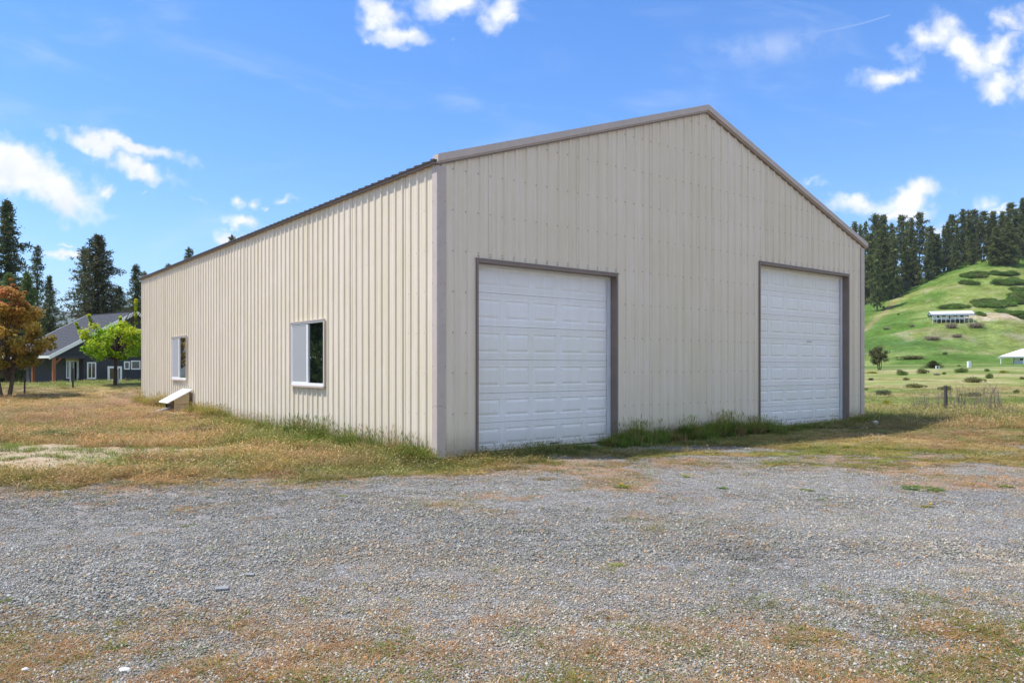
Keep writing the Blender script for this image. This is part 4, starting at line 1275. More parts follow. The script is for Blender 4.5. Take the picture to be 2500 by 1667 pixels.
make_tree('bush2', lambda: bush(3, .8, .8, (.18, .20, .015), (.36, .32, .02), 700), 'bark', 'leaves')
make_tree('bush3', lambda: bush(4, .8, .8, (.10, .12, .07), (.16, .17, .10)), 'bark', 'leaves')
make_tree('bush4', lambda: bush(5, .8, .8, (.24, .19, .14), (.34, .29, .20), 900, .16), 'bark', 'leaves')
make_tree('olive', lambda: broadleaf(25, 3.2, 1.9, 1.35, 1.2, 40, 3000, .15, lambda p, ci, rng: np.array([.10, .10, .04]) * rng.uniform(.6, 1.5, (len(p), 1)), .07, .12, 4, .4), 'darkbark', 'leaves')
for i_, (x, y, s) in enumerate(((-29, 25, 3.2), (-31, 28.5, 3.6), (-33, 32.5, 3.4), (-35, 36, 3.0), (-38, 40, 3.2))):
    plant('tall_bush', 'bush0', ('first', 'second', 'third', 'fourth', 'fifth')[i_] + ' tall green bush from the road end in the hedge row facing the barn windows', 'bush', (x, y, float(tz(x, y)) - .1), (s, s, s * 1.05), i_ * 1.3, 'hedge bushes facing the barn windows', order=('stems', 'foliage'))
BU = [(380, 1160, 90, 38, 2 - 2, 'low green bush in the far field, left of the little conifer'), (505, 1150, 100, 45, 1, 'olive green bush touching the foot of the little field conifer'),
      (740, 1145, 105, 40, 0, 'green bush in the far field below the white marker post'), (635, 1155, 32, 20, 0, 'tiny round bush just right of the white box frame'),
      (895, 1137, 42, 22, 0, 'small round bush in the field midway between marker post and pavilion'), (1000, 1147, 66, 24, 2, 'pale olive low bush in the field below the white pavilion'),
      (910, 1180, 60, 42, 0, 'taller green bush in the right part of the field, above the brown patch'), (820, 1205, 180, 45, 1, 'wide olive brown bush patch in the mid field'),
      (250, 1282, 150, 42, 3, 'grey green sagebrush mound near the barn corner'), (288, 1345, 62, 48, 2, 'bright yellow green shrub in the grass by the barn corner'),
      (332, 1357, 48, 28, 2, 'smaller yellow green shrub on the right of the bright one'), (460, 1237, 180, 38, 1, 'wide flat brown olive shrub in the mid field'),
      (640, 1252, 120, 42, 1, 'olive shrub right behind the dark fence post'), (1075, 1272, 50, 36, 0, 'green shrub near the right edge of the mid field'),
      (800, 1290, 190, 38, 1, 'wide low shrub right of the fence post in the mid field'), (405, 1190, 60, 22, 1, 'small flat olive shrub left of the wide brown one'),
      (185, 1192, 50, 20, 3, 'small grey shrub in the field next to the barn wall'), (190, 1150, 90, 20, 2, 'yellowish low shrub under the bare olive tree'),
      (362, 1142, 40, 26, 4, 'small brown shrub at the left end of the green field bushes'), (160, 1250, 34, 16, 0, 'tiny shrub at the barn corner trim'),
      (1050, 1410, 130, 60, 4, 'reddish brown dry thicket at the right edge beyond the fence post'), (590, 1160, 50, 18, 4, 'dull brown shrub under the white box frame'),
      (1110, 1185, 50, 22, 1, 'olive shrub at the right edge of the far field'), (725, 1105, 30, 12, 0, 'tiny dark bush by the white marker post'),
      (440, 790 + 78, 40, 18, 4, 'pale dry shrub on the slope left of the long carport'), (280, 882, 45, 18, 4, 'dull brown shrub on the hill slope above the bare olive tree'),
      (357, 795, 20, 14, 0, 'tiny green bush on the bright hill slope left of the carport'), (680, 875, 85, 42, 4, 'dry grey brown brush heap below the carport, left of two'),
      (830, 872, 115, 42, 4, 'dry grey brown brush heap below the carport, right of two'), (560, 945, 110, 30, 4, 'low dry brush on the lower slope, left clump'), (715, 930, 75, 28, 4, 'low dry brush on the lower slope, right clump'),
      (430, 1060, 240, 28, 1, 'long olive scrub strip at the foot of the hill'), (640, 1035, 40, 22, 0, 'dark bush at the right end of the long scrub strip'),
      (415, 560, 70, 70, 3, 'pale leafed bush at the edge of the pine wood')]
for i, (cx, cy, w, h, k, lab) in enumerate(BU):
    x, y, z = on_ground(2050 + cx / 2.489, 450 + cy / 2.489)
    if cx == 415: x, y, z = at_depth(2050 + cx / 2.489, 345)
    ww, hh = w / 2.489 / FPX * y / 2 / .9, h / 2.489 / FPX * y
    plant('bush', 'bush%d' % k, lab, 'bush', (x, y, z - .04 * hh), (ww, ww * .8, hh), random.choice((0, 3.14)), 'bushes on the field and hill', order=('stems', 'foliage'))
x, y, z = on_ground(2050 + 240 / 2.489, 450 + 1128 / 2.489)
s_ = 120 / 2.489 / FPX * y / 2.9
plant('olive_tree', 'olive', 'bare-branched rounded olive brown small tree in the field beside the barn', 'tree', (x, y, z), (s_, s_, 148 / 2.489 / FPX * y / 3.2), .5)
x, y, z = on_ground(2050 + 568 / 2.489, 450 + 1118 / 2.489)
plant('young_conifer', 'pine5', 'little dark conifer in the field next to the white box frame', 'tree', (x, y, z), (.25 * y / 100, .25 * y / 100, 46 / 2.489 / FPX * y / 22), .5)

# dry brush of bare twigs round the fence post
def brush(seed, w, h, n=22):
    rng = np.random.default_rng(seed); mb = MB()
    for i in range(n):
        a = rng.uniform(0, 6.28); r_ = rng.uniform(.1, 1) * w; hh = h * rng.uniform(.5, 1.1)
        p0 = np.array([rng.normal(0, w * .35), rng.normal(0, w * .2), -.03])
        p2 = p0 + np.array([math.cos(a) * r_ * .5, math.sin(a) * r_ * .3, hh])
        p1 = (p0 + p2) / 2 + rng.normal(0, .05 * h, 3)
        mb.tube([tuple(p0), tuple(p1), tuple(p2)], [.007, .005, .002], 3, cap=False)
        for j in range(3):
            t = rng.uniform(.35, .95); q = p0 * (1 - t) + p2 * t
            mb.tube([tuple(q), tuple(q + rng.normal(0, .16 * h, 3) + np.array([0, 0, .12 * h]))], [.004, .0015], 3, cap=False)
    return mb
for i, (cx, cy, w, h, lab) in enumerate([(505, 1378, .45, .62, 'bare reddish twig brush left of the dark fence post'), (625, 1375, .5, .75, 'grey twiggy brush leaning against the dark fence post'),
                                        (740, 1375, .55, .8, 'grey bare brush just right of the dark fence post'), (865, 1365, .8, 1.0, 'widest bare brush, second to the right of the fence post'), (930, 1385, .5, .8, 'upright bare twigs at the right end of the dry brush')]):
    x, y, z = on_ground(2050 + cx / 2.489, 450 + cy / 2.489)
    t_ = thing('dry_brush', lab, 'bush', (x, y, z), 0, 'bare twig brush by the fence post')
    brush(40 + i, w, h).build('twigs', M['twig'], t_)

# posts
def post(name, px_, yb, yt, r_, mat, lab, cat, Yd=None, group=None, lean=0, sq=False):
    x, y, z = on_ground(px_, yb) if Yd is None else at_depth(px_, Yd)
    h = height_for(yt, y, z)
    mb = MB()
    if sq: mb.box(-r_, r_, -r_, r_, -.3, h)
    else: mb.tube([(0, 0, -.3), (lean * .5, 0, h * .5), (lean, .0, h)], [r_ * 1.05, r_, r_ * .93], 10)
    o = thing(name, lab, cat, (x, y, z), 0, group)
    mb.build('shaft', M[mat], o)
    c = MB()
    c.tube([(lean, 0, h), (lean, 0, h + .012)], [r_ * .95, r_ * .7], 10); c.build('cap', M[mat], o)
    return o
post('fence_post', 2310, 1008, 942, .048, 'oldwood', 'dark weathered wooden fence post standing alone in the long grass right of the barn', 'post', lean=-.02)
post('metal_post', 60, 962, 908, .035, 'oldwood', 'thin dark post next to the orange maple trunk', 'post')
post('metal_post', 178, 947, 899, .04, 'black', 'thin dark post in front of the glass doors of the house', 'post')
post('metal_post', 288, 934, 901, .05, 'grey_steel', 'grey post just right of the lime tree trunk', 'post')
post('white_post', 2366, 897, 882, .22, 'white_paint', 'short white marker post at the foot of the green hill', 'post', sq=True)
x, y, z = on_ground(2289, 901)
t_ = thing('box_frame', 'small white square frame by the little conifer in the field', 'frame', (x, y, z))
s_ = y / FPX
for (a, b, c, d) in ((-4.2, -3.0, 0, 7.5), (3.0, 4.2, 0, 7.5), (-2.99, 2.99, 6.4, 7.5), (-2.99, 2.99, 0, 1.1)):
    mb = MB(); mb.box(a * s_, b * s_, -.1, .1, c * s_, d * s_); mb.build('rail', M['white_paint'], t_)

# ================================================================== LONG CARPORT WITH A MOTORHOME, AND THE PAVILION
x, y, z = on_ground(2276, 792)
x2, y2, z2 = at_depth(2362, y)
L_ = (x2 - x) * 1.06
base_z = max(z, z2) - .1
cp = thing('long_carport', 'long open carport with white sheet roof and thin posts on the hillside', 'carport', (x, y, base_z), R(-13))
U = y / FPX   # metres per photograph pixel there
H_ = 17.0 * U; Wd = 5.0; RT = 25.5 * U
mb = MB(); mb.hexa([(-.3, 0, H_ + 1.2 * U), (L_ + .3, 0, H_ + 1.2 * U), (L_ + .3, Wd / 2, RT), (-.3, Wd / 2, RT), (-.3, 0, H_ + 1.8 * U), (L_ + .3, 0, H_ + 1.8 * U), (L_ + .3, Wd / 2, RT + .1), (-.3, Wd / 2, RT + .1)])
mb.build('roof', M['white_roof'], cp)
mb = MB(); mb.hexa([(-.3, Wd / 2, RT), (L_ + .3, Wd / 2, RT), (L_ + .3, Wd, H_ + 1.2 * U), (-.3, Wd, H_ + 1.2 * U), (-.3, Wd / 2, RT + .1), (L_ + .3, Wd / 2, RT + .1), (L_ + .3, Wd, H_ + 1.8 * U), (-.3, Wd, H_ + 1.8 * U)])
mb.build('roof', M['white_roof'], cp)
mb = MB(); mb.box(-.2, L_ + .2, -.05, .0, H_ - 2.6 * U, H_ + 1.3 * U); mb.build('side_panel', M['grey_steel'], cp)
mb = MB(); mb.box(-.2, L_ + .2, Wd, Wd + .05, H_ - 4 * U, H_ + 1.3 * U); mb.build('side_panel', M['grey_steel'], cp)
for i in range(10):
    for yy in (0.02, Wd - .1):
        mb = MB(); xx = i * (L_ - .1) / 9; mb.box(xx, xx + .09, yy, yy + .09, -.8, H_ - 2.6 * U if yy < 1 else H_); mb.build('post', M['white_paint'], cp)
mb = MB(); mb.poly([(0, .1, H_), (0, Wd - .1, H_), (0, Wd / 2, RT - .1)]); mb.poly([(.04, .1, H_), (.04, Wd / 2, RT - .1), (.04, Wd - .1, H_)]); mb.build('gable_infill', M['grey_steel'], cp)
rv = thing('motorhome', 'white motorhome with dark windows parked under the long hillside carport', 'motorhome', (x + 1.2, y + .75, base_z), R(-13))
mb = MB(); mb.box(0, 9.8, 0, 2.4, .55, 2.9); mb.build('body', M['white_paint'], rv, bevel=.25)
mb = MB(); mb.box(.1, 9.7, -.012, -.001, .62, .95); mb.build('stripe', M['grey_steel'], rv)
mb = MB(); mb.box(.2, 9.6, .1, 2.3, .12, .549); mb.build('underbody_shade', M['black'], rv)  # black underbody box, its colour standing for the shade beneath the body
for (a, b, c, d) in ((.7, 1.5, 1.4, 2.4), (2.4, 3.6, 1.7, 2.4), (4.6, 5.3, 1.0, 2.5), (6.0, 7.2, 1.7, 2.4), (8.0, 9.2, 1.6, 2.4)):
    mb = MB(); mb.box(a, b, -.03, -.002, c, d); mb.build('window', M['black'], rv)
for a in (1.6, 7.2, 8.1):
    mb = MB(); mb.tube([(a, -.02, .42), (a, .25, .42)], .45, 14); mb.build('wheel', M['black'], rv)
for (dx_, w_) in ((9.3, .9), (6.5, 1.2)):
    pass
x, y, z = on_ground(2462, 888)
pv = thing('white_pavilion', 'white hip-roofed open building with posts at the right edge below the hill', 'building', (x, y, z - .2), R(-31))
U = y / FPX
Lp, Wp, Hp, Rp = 15.0, 8.0, 21 * U, 39 * U
x0 = -19 * U
mb = MB()
e = [(x0, 0, Hp), (x0 + Lp, 0, Hp), (x0 + Lp, Wp, Hp), (x0, Wp, Hp)]
r0, r1 = (x0 + 4.2, Wp / 2, Rp), (x0 + Lp - 4.2, Wp / 2, Rp)
mb.poly([e[0], e[1], r1, r0]); mb.poly([e[1], e[2], r1]); mb.poly([e[2], e[3], r0, r1]); mb.poly([e[3], e[0], r0]); mb.poly(e[::-1])
mb.build('roof', M['white_roof'], pv)
mb = MB(); mb.box(x0 + .05, x0 + Lp - .05, .05, Wp - .05, Hp - .30, Hp - .01); mb.build('roof_beam', M['white_paint'], pv)
for i in range(8):
    a = x0 + .2 + i * (Lp - .6) / 7
    if 1 <= i <= 1: continue
    mb = MB(); mb.box(a, a + .16, .15, .31, -.5, Hp - .301); mb.build('post', M['white_paint'], pv)
mb = MB(); mb.box(x0 + 2.8, x0 + Lp - .8, 1.6, Wp - .6, -.5, .95); mb.box(x0 + 2.8, x0 + 3.6, 1.6, Wp - .6, .951, Hp - .301); mb.build('wall', M['white_paint'], pv)
for i in range(5):
    a = x0 + 3.75 + i * 2.05
    mb = MB(); mb.box(a, a + 1.8, 1.7, 1.76, .955, Hp - .45); mb.build('window', M['black'], pv)

# ================================================================== far mountain
mx = np.linspace(-3400, 900, 180); my = np.linspace(2100, 3600, 60)
MX, MY = np.meshgrid(mx, my)
rd = np.interp(MX, [-3400, -2200, -1500, -1320, -1180, -1000, -600, 0, 900], [300, 240, 205, 215, 262, 262, 280, 240, 190])
cr = np.exp(-((MY - 2700 - 200 * np.sin(MX / 500)) / 420) ** 2)
MZ = rd * cr * (0.80 + 0.30 * fbm(MX, MY, .004, 5, 201)) + (fbm(MX, MY, .02, 3, 203) - .5) * 22 * cr
ii = np.arange(MX.size).reshape(MX.shape)
F = np.stack([ii[:-1, :-1].ravel(), ii[:-1, 1:].ravel(), ii[1:, 1:].ravel(), ii[1:, :-1].ravel()], 1)
M['forest'] = simple('forested_slope', (0.055, 0.085, 0.045), 0.95, 0.5, .02, spec=.1)
mo = fast_obj('mountain', np.stack([MX.ravel(), MY.ravel(), MZ.ravel() - 2], 1), F, M['forest'], smooth=True)
mo.scale = (2.2, 2.2, 2.2)
mo['kind'] = 'structure'

# ------------------------------------------------------------------ the air
hm, ht, ho = mat_new('air')
hv = ht.n('ShaderNodeVolumePrincipled')
hv.inputs['Color'].default_value = (0.78, 0.86, 1.0, 1)
hv.inputs['Density'].default_value = 0.00008
hv.inputs['Anisotropy'].default_value = 0.0
ht.link(hv.outputs[0], ho.inputs['Volume'])
mb = MB(); mb.box(-8000, 8000, -4200, 11000, -8, 760)
hz = mb.build('haze', hm); hz['kind'] = 'stuff'

# ================================================================== SCATTERED GROUND COVER
def proto_collection(name, objs):
    c = bpy.data.collections.new(name)
    for o in objs: c.objects.link(o)
    return c
def scatter_group():
    g = bpy.data.node_groups.new('scatter', 'GeometryNodeTree')
    g.interface.new_socket('Geometry', in_out='INPUT', socket_type='NodeSocketGeometry')
    g.interface.new_socket('Protos', in_out='INPUT', socket_type='NodeSocketCollection')
    g.interface.new_socket('Geometry', in_out='OUTPUT', socket_type='NodeSocketGeometry')
    i = g.nodes.new('NodeGroupInput'); o = g.nodes.new('NodeGroupOutput')
    ci = g.nodes.new('GeometryNodeCollectionInfo'); ci.inputs['Separate Children'].default_value = True; ci.inputs['Reset Children'].default_value = True
    ip = g.nodes.new('GeometryNodeInstanceOnPoints'); ip.inputs['Pick Instance'].default_value = True
    def at(nm, ty):
        n = g.nodes.new('GeometryNodeInputNamedAttribute'); n.data_type = ty; n.inputs['Name'].default_value = nm
        return n.outputs[0]
    L = g.links.new
    L(i.outputs[0], ip.inputs['Points']); L(i.outputs[1], ci.inputs[0]); L(ci.outputs[0], ip.inputs['Instance'])
    L(at('pick', 'INT'), ip.inputs['Instance Index'])
    L(at('rot', 'FLOAT_VECTOR'), ip.inputs['Rotation'])
    L(at('scl', 'FLOAT_VECTOR'), ip.inputs['Scale'])
    L(ip.outputs[0], o.inputs[0])
    return g
SG = scatter_group()
def scatter(name, coll, P, rot, scl, pick, tint, label=None):
    n = len(P)
    me = bpy.data.meshes.new(name)
    me.vertices.add(n); me.vertices.foreach_set('co', np.asarray(P, np.float32).ravel())
    def add(nm, ty, arr, key):
        a = me.attributes.new(nm, ty, 'POINT'); a.data.foreach_set(key, arr.ravel())
    add('rot', 'FLOAT_VECTOR', np.asarray(rot, np.float32), 'vector')
    add('scl', 'FLOAT_VECTOR', np.asarray(scl, np.float32), 'vector')
    add('pick', 'INT', np.asarray(pick, np.int32), 'value')
    add('itint', 'FLOAT_VECTOR', np.asarray(tint, np.float32), 'vector')
    o = bpy.data.objects.new(name, me); COL.objects.link(o)
    o['kind'] = 'stuff'
    if label: o['label'] = label
    md = o.modifiers.new('scatter', 'NODES'); md.node_group = SG
    md[[s.identifier for s in SG.interface.items_tree if s.name == 'Protos'][0]] = coll
    return o

def tuft(i, n, h0, h1, rad, wid, spread, bend=.5, flat=0.0, head=0):
    rng = np.random.default_rng(500 + i)
    V = []; F = []; C = []
    for k in range(n):
        a = rng.uniform(0, 6.283); r_ = rad * math.sqrt(rng.random())
        b = np.array([math.cos(a) * r_, math.sin(a) * r_, -.01])
        az = a + rng.normal(0, .9); h = rng.uniform(h0, h1); sp = spread * rng.uniform(.2, 1.2)
        d = np.array([math.cos(az), math.sin(az), 0])
        m = b + d * h * sp * .4 + np.array([0, 0, h * (.55 - flat * .3)])
        t = b + d * h * sp * (1 + bend * .6) + np.array([0, 0, h * (1 - flat * .6) * (1 - .2 * bend * sp)])
        s = np.array([-math.sin(az + rng.normal(0, .8)), math.cos(az), 0]) * wid * rng.uniform(.6, 1.3)
        q = len(V)
        V += [b - s * .6, b + s * .6, m + s * .5, m - s * .5, t]
        F += [(q, q + 1, q + 2), (q, q + 2, q + 3), (q + 3, q + 2, q + 4)]
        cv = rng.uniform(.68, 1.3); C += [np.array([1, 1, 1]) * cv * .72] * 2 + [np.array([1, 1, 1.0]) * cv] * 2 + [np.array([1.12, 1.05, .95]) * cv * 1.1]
        if head and rng.random() < head:
            q = len(V); hl = h * .22; up = (t - m) / np.linalg.norm(t - m); w = wid * 1.5
            s2 = np.array([-math.sin(az), math.cos(az), 0]) * w
            V += [t - up * hl * .1, t + up * hl * .4 + s2, t + up * hl, t + up * hl * .4 - s2]
            F += [(q, q + 1, q + 2), (q, q + 2, q + 3)]
            C += [np.array([1.3, 1.1, 1.0]) * cv] * 4
    return np.array(V), np.array(F), np.array(C)
def protos(prefix, specs, mat):
    out = []
    for j, sp in enumerate(specs):
        V, F, C = sp
        out.append(fast_obj('%s_%02d' % (prefix, j), V, F, M[mat], cols=C, link=False))
    return proto_collection(prefix, out)
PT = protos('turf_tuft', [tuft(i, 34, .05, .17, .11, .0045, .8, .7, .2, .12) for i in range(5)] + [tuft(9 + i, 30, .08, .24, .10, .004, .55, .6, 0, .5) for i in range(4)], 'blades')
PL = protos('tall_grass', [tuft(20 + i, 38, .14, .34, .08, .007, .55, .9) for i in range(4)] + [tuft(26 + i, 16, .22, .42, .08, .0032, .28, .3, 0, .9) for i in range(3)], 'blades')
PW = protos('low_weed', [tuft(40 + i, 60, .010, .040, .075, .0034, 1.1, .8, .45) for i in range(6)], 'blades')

def stones(i, n=36, rad=.08):
    rng = np.random.default_rng(700 + i)
    t = (1 + 5 ** .5) / 2
    ico = np.array([(-1, t, 0), (1, t, 0), (-1, -t, 0), (1, -t, 0), (0, -1, t), (0, 1, t), (0, -1, -t), (0, 1, -t), (t, 0, -1), (t, 0, 1), (-t, 0, -1), (-t, 0, 1)]) / 1.9
    fc = np.array([(0, 11, 5), (0, 5, 1), (0, 1, 7), (0, 7, 10), (0, 10, 11), (1, 5, 9), (5, 11, 4), (11, 10, 2), (10, 7, 6), (7, 1, 8), (3, 9, 4), (3, 4, 2), (3, 2, 6), (3, 6, 8), (3, 8, 9), (4, 9, 5), (2, 4, 11), (6, 2, 10), (8, 6, 7), (9, 8, 1)])
    V = []; F = []; C = []
    pal = [(.15, .15, .155), (.22, .22, .22), (.29, .285, .28), (.35, .34, .33), (.40, .35, .28), (.24, .23, .20), (.42, .41, .39), (.52, .50, .47), (.42, .28, .17), (.11, .11, .11)]
    pr_ = [.12, .19, .23, .17, .08, .09, .05, .012, .018, .04]
    for k in range(n):
        a = rng.uniform(0, 6.283); r_ = rad * math.sqrt(rng.random())
        s = .0034 * math.exp(rng.normal(0, .45)); s = min(s, .011)
        ax = np.array([rng.uniform(.9, 1.6), rng.uniform(.7, 1.1), rng.uniform(.45, .85)]) * s
        v = ico * (1 + rng.normal(0, .22, (12, 1))) * ax
        th = rng.uniform(0, 6.283); ph = rng.normal(0, .35)
        c_, s__ = math.cos(th), math.sin(th)
        v = v @ np.array([[c_, s__, 0], [-s__, c_, 0], [0, 0, 1]]) @ np.array([[1, 0, 0], [0, math.cos(ph), math.sin(ph)], [0, -math.sin(ph), math.cos(ph)]])
        v += np.array([math.cos(a) * r_, math.sin(a) * r_, s * .25 + rng.random() * .003])
        F.append(fc + len(V) * 1 if False else fc + sum(len(q) for q in V)); V.append(v)
        col = np.array(pal[rng.choice(len(pal), p=pr_)]) * rng.uniform(.85, 1.15)
        C.append(np.tile(col, (12, 1)))
    return np.concatenate(V), np.concatenate(F), np.concatenate(C)
PS = protos('gravel_cluster', [stones(i) for i in range(10)], 'stones')

def candidates(K, y0, y1, u0=-.80, u1=.80, seed=1):
    """points whose density falls off as K / distance^2"""
    rng = np.random.default_rng(seed)
    n = int(K * (u1 - u0) * math.log(y1 / y0))
    Y = y0 * (y1 / y0) ** rng.random(n); u = rng.uniform(u0, u1, n)
    return u * Y, Y, rng
def off_barn(x, y, pad=.03):
    s, t = to_local(x, y)
    return ~((s > -pad) & (t > -pad) & (s < WID + pad) & (t < LEN + pad))
def place3(x, y): return np.stack([x, y, tz(x, y)], 1)

# gravel
x, y, rng = candidates(7600, 2.3, 13, seed=2)
g, o, turf, green, sand = zones(x, y)
keep = (rng.random(len(x)) < np.clip(g * 1.1 - .05, 0, 1) * (1 - .35 * o)) & off_barn(x, y)
x, y = x[keep], y[keep]; n = len(x)
comp = sst(fbm(x * .35, y * 1.3, .8, 4, 303), .42, .60)      # wheel-packed bands
sc_ = rng.uniform(.75, 1.25, n) * (1 + np.maximum(y - 5, 0) * .02) * (1.12 - .38 * comp)
rot = np.stack([rng.normal(0, .03, n), rng.normal(0, .03, n), rng.uniform(0, 6.28, n)], 1)
wet = 1 - .50 * np.exp(-(((x - 1.65) / .42) ** 2 + ((y - 4.95) / .85) ** 2)) * sst(fbm(x, y, 3, 3, 311), .35, .6)      # old oil stain on the stones
bri = 1.08 * rng.uniform(.86, 1.14, n) * (.92 + .18 * comp) * (.86 + .3 * fbm(x, y, .6, 3, 305)) * wet
warm = sst(fbm(x, y, .45, 4, 307), .42, .62)
tint = np.stack([bri * (1 + .10 * warm), bri, bri * rng.uniform(.87, .94, n) * (1 - .10 * warm)], 1) * 1.0
gs = scatter('gravel', PS, place3(x, y), rot, np.repeat(sc_[:, None], 3, 1), rng.integers(0, 10, n), tint, 'loose grey crushed gravel covering the yard')

# low orange and green weeds in the gravel
x, y, rng = candidates(11000, 2.3, 15, seed=3)
g, o, turf, green, sand = zones(x, y)
prob = np.clip(o * 1.0 + .07, 0, 1) * (.35 + .65 * sst(fbm(x, y, 3.2, 3, 321), .38, .6))
keep = (rng.random(len(x)) < prob) & off_barn(x, y)
x, y = x[keep], y[keep]; n = len(x)
pick_g = rng.random(n) < .27 + .35 * sst(fbm(x, y, 1.3, 3, 331), .5, .65)
c = mixc(np.broadcast_to(C_ORG, (n, 3)), C_PAL, rng.random(n) ** 1.5 * .8)
c = mixc(c, C_RED, (rng.random(n) < .2) * .6)
c = np.where(pick_g[:, None], mixc(np.broadcast_to(C_GRN * 1.1, (n, 3)), C_OLV, rng.random(n)), c) * rng.uniform(.7, 1.25, (n, 1))
sc_ = rng.uniform(.6, 1.4, n) * (1 + np.maximum(y - 6, 0) * .03)
rot = np.stack([np.zeros(n), np.zeros(n), rng.uniform(0, 6.28, n)], 1)
scatter('dry_weeds', PW, place3(x, y), rot, np.repeat(sc_[:, None], 3, 1), rng.integers(0, 6, n), c, 'low orange and green weeds growing through the gravel')

# turf
x, y, rng = candidates(15000, 6.5, 52, seed=4)
tc_, g, o, sand, green = turf_colour(x, y)
s, t = to_local(x, y)
d_gable = -t
short = ((x > 1.0) & (y < 16.5) & (s < WID + 8)) | (sand > .5)
prob = (1 - g) * (1 - np.clip(sand * 1.25, 0, .985)) * (1 - .25 * o)
prob = prob * np.where(short, .62, 1)
keep = (rng.random(len(x)) < prob) & off_barn(x, y) & ~((s > -1.0) & (t > 11.0) & (t < 13.7) & (rng.random(len(x)) < .75))
x, y, tc_, short, green, sand, s, t, o = (a[keep] for a in (x, y, tc_, short, green, sand, s, t, o))
n = len(x)
hgt = (.30 + .62 * fbm(x, y, .6, 3, 341)) * np.where(short, .42, 1.0) * (1 - .55 * np.clip(o, 0, 1)) 
hgt *= (1 + .5 * np.exp(-((y - 21) / 2.5) ** 2) * (x > 5)) * (1 - .5 * sst(y, 23, 28) * (x > 5)) * (1 - .35 * sst(y, 14, 24) * (x < 0))
hgt *= .35 + .65 * sst(y - edge_y(x), .1, 1.2)
wid_ = 1 + .025 * y
rot = np.stack([rng.normal(0, .10, n), rng.normal(0, .10, n), rng.uniform(0, 6.28, n)], 1)
c = tc_ * rng.uniform(.7, 1.35, (n, 1)) * 1.08
c = np.where((rng.random(n) < .16)[:, None], mixc(c, C_PAL, np.full(n, .7)), c)
c = np.where((rng.random(n) < .22)[:, None], mixc(c, C_GRN, np.full(n, .8)), c)
tall = (rng.random(n) < .5) & ~short
pick = np.where(tall, rng.integers(5, 9, n), rng.integers(0, 5, n))
scatter('turf', PT, place3(x, y), rot, np.stack([wid_, wid_, hgt * wid_ ** .5], 1), pick, c, 'short tan, reddish and green grass around the barn')

# bright green tufts on the sandy patch
rng = np.random.default_rng(8)
n0 = 2600
x = rng.uniform(-14, -2.5, n0); y = rng.uniform(8.6, 14.5, n0)
kp = (zones(x, y)[4] > .3) & (fbm(x, y * 1.6, 1.0, 3, 351) > .50)
x, y = x[kp], y[kp]; n = len(x)
c = C_BRT * rng.uniform(.6, 1.1, (n, 1)) * np.array([1.15, .95, 1.0]); h = rng.uniform(.25, .8, n)
scatter('green_tufts', PT, place3(x, y), np.stack([np.zeros(n), np.zeros(n), rng.uniform(0, 6.28, n)], 1), np.stack([h * 0 + .9, h * 0 + .9, h], 1), rng.integers(0, 5, n), c, 'bright green grass tufts on the bare sandy patch')

# tall grass along the foot of the walls
def wallgrass(S, T, H, dens_key, seed, tallfrac, colr, name, label):
    rng = np.random.default_rng(seed)
    x, y = to_world(S, T)
    n = len(x)
    rot = np.stack([rng.normal(0, .08, n), rng.normal(0, .08, n), rng.uniform(0, 6.28, n)], 1)
    pick = np.where(rng.random(n) < tallfrac, rng.integers(4, 7, n), rng.integers(0, 4, n))
    c = colr * rng.uniform(.65, 1.35, (n, 1))
    c = np.where((rng.random(n) < .15)[:, None], C_TAN * .9, c)
    scatter(name, PL, place3(x, y), rot, np.stack([H * 0 + 1, H * 0 + 1, H], 1), pick, c, label)
rng = np.random.default_rng(77)
n0 = 2300
S = rng.uniform(0, WID + .8, n0); T = -.05 - np.abs(rng.normal(0, .22, n0))
dn = np.where((S > .6) & (S < 3.3), .22, np.where((S > 8.3) & (S < 11.8), .40, 1.0)) * sst(fbm(S, S * 0, 1.4, 3, 361), .25, .5)
kp = rng.random(n0) < dn
S, T = S[kp], T[kp]
H = np.where((S > 3.7) & (S < 8.3), .85, .5) * (.5 + .9 * fbm(S, T, 1.6, 2, 371)) * rng.uniform(.7, 1.2, len(S))
H = np.where((S > 8.2) & (S < 11.8), H * .6, H); H = np.where(S < 3.3, H * .75, H)
wallgrass(S, T, H, None, 78, .22, C_GRN * 1.35, 'gable_grass', 'tall green grass along the foot of the gable wall')
n0 = 1200
T = LEN * rng.random(n0) ** 1.6; S = -.05 - np.abs(rng.normal(0, .18, n0))
kp = (~((T > 12) & (T < 13.8))) & (rng.random(n0) < (.35 + .65 * sst(fbm(T, T * 0, .9, 3, 381), .4, .6)) * np.where((T > 5.5) & (T < 9), .35, 1))
S, T = S[kp], T[kp]
H = (.32 + .8 * fbm(T, S, .8, 2, 391)) * rng.uniform(.6, 1.15, len(S)) * np.where(T > 9, 1.1, .95) 
wallgrass(S, T, H, None, 88, .6, mixc(np.broadcast_to(C_GRN, (len(S), 3)), C_OLV * 1.3, sst(T, 4, 12)), 'long_wall_grass', 'seeding grass along the foot of the long wall')

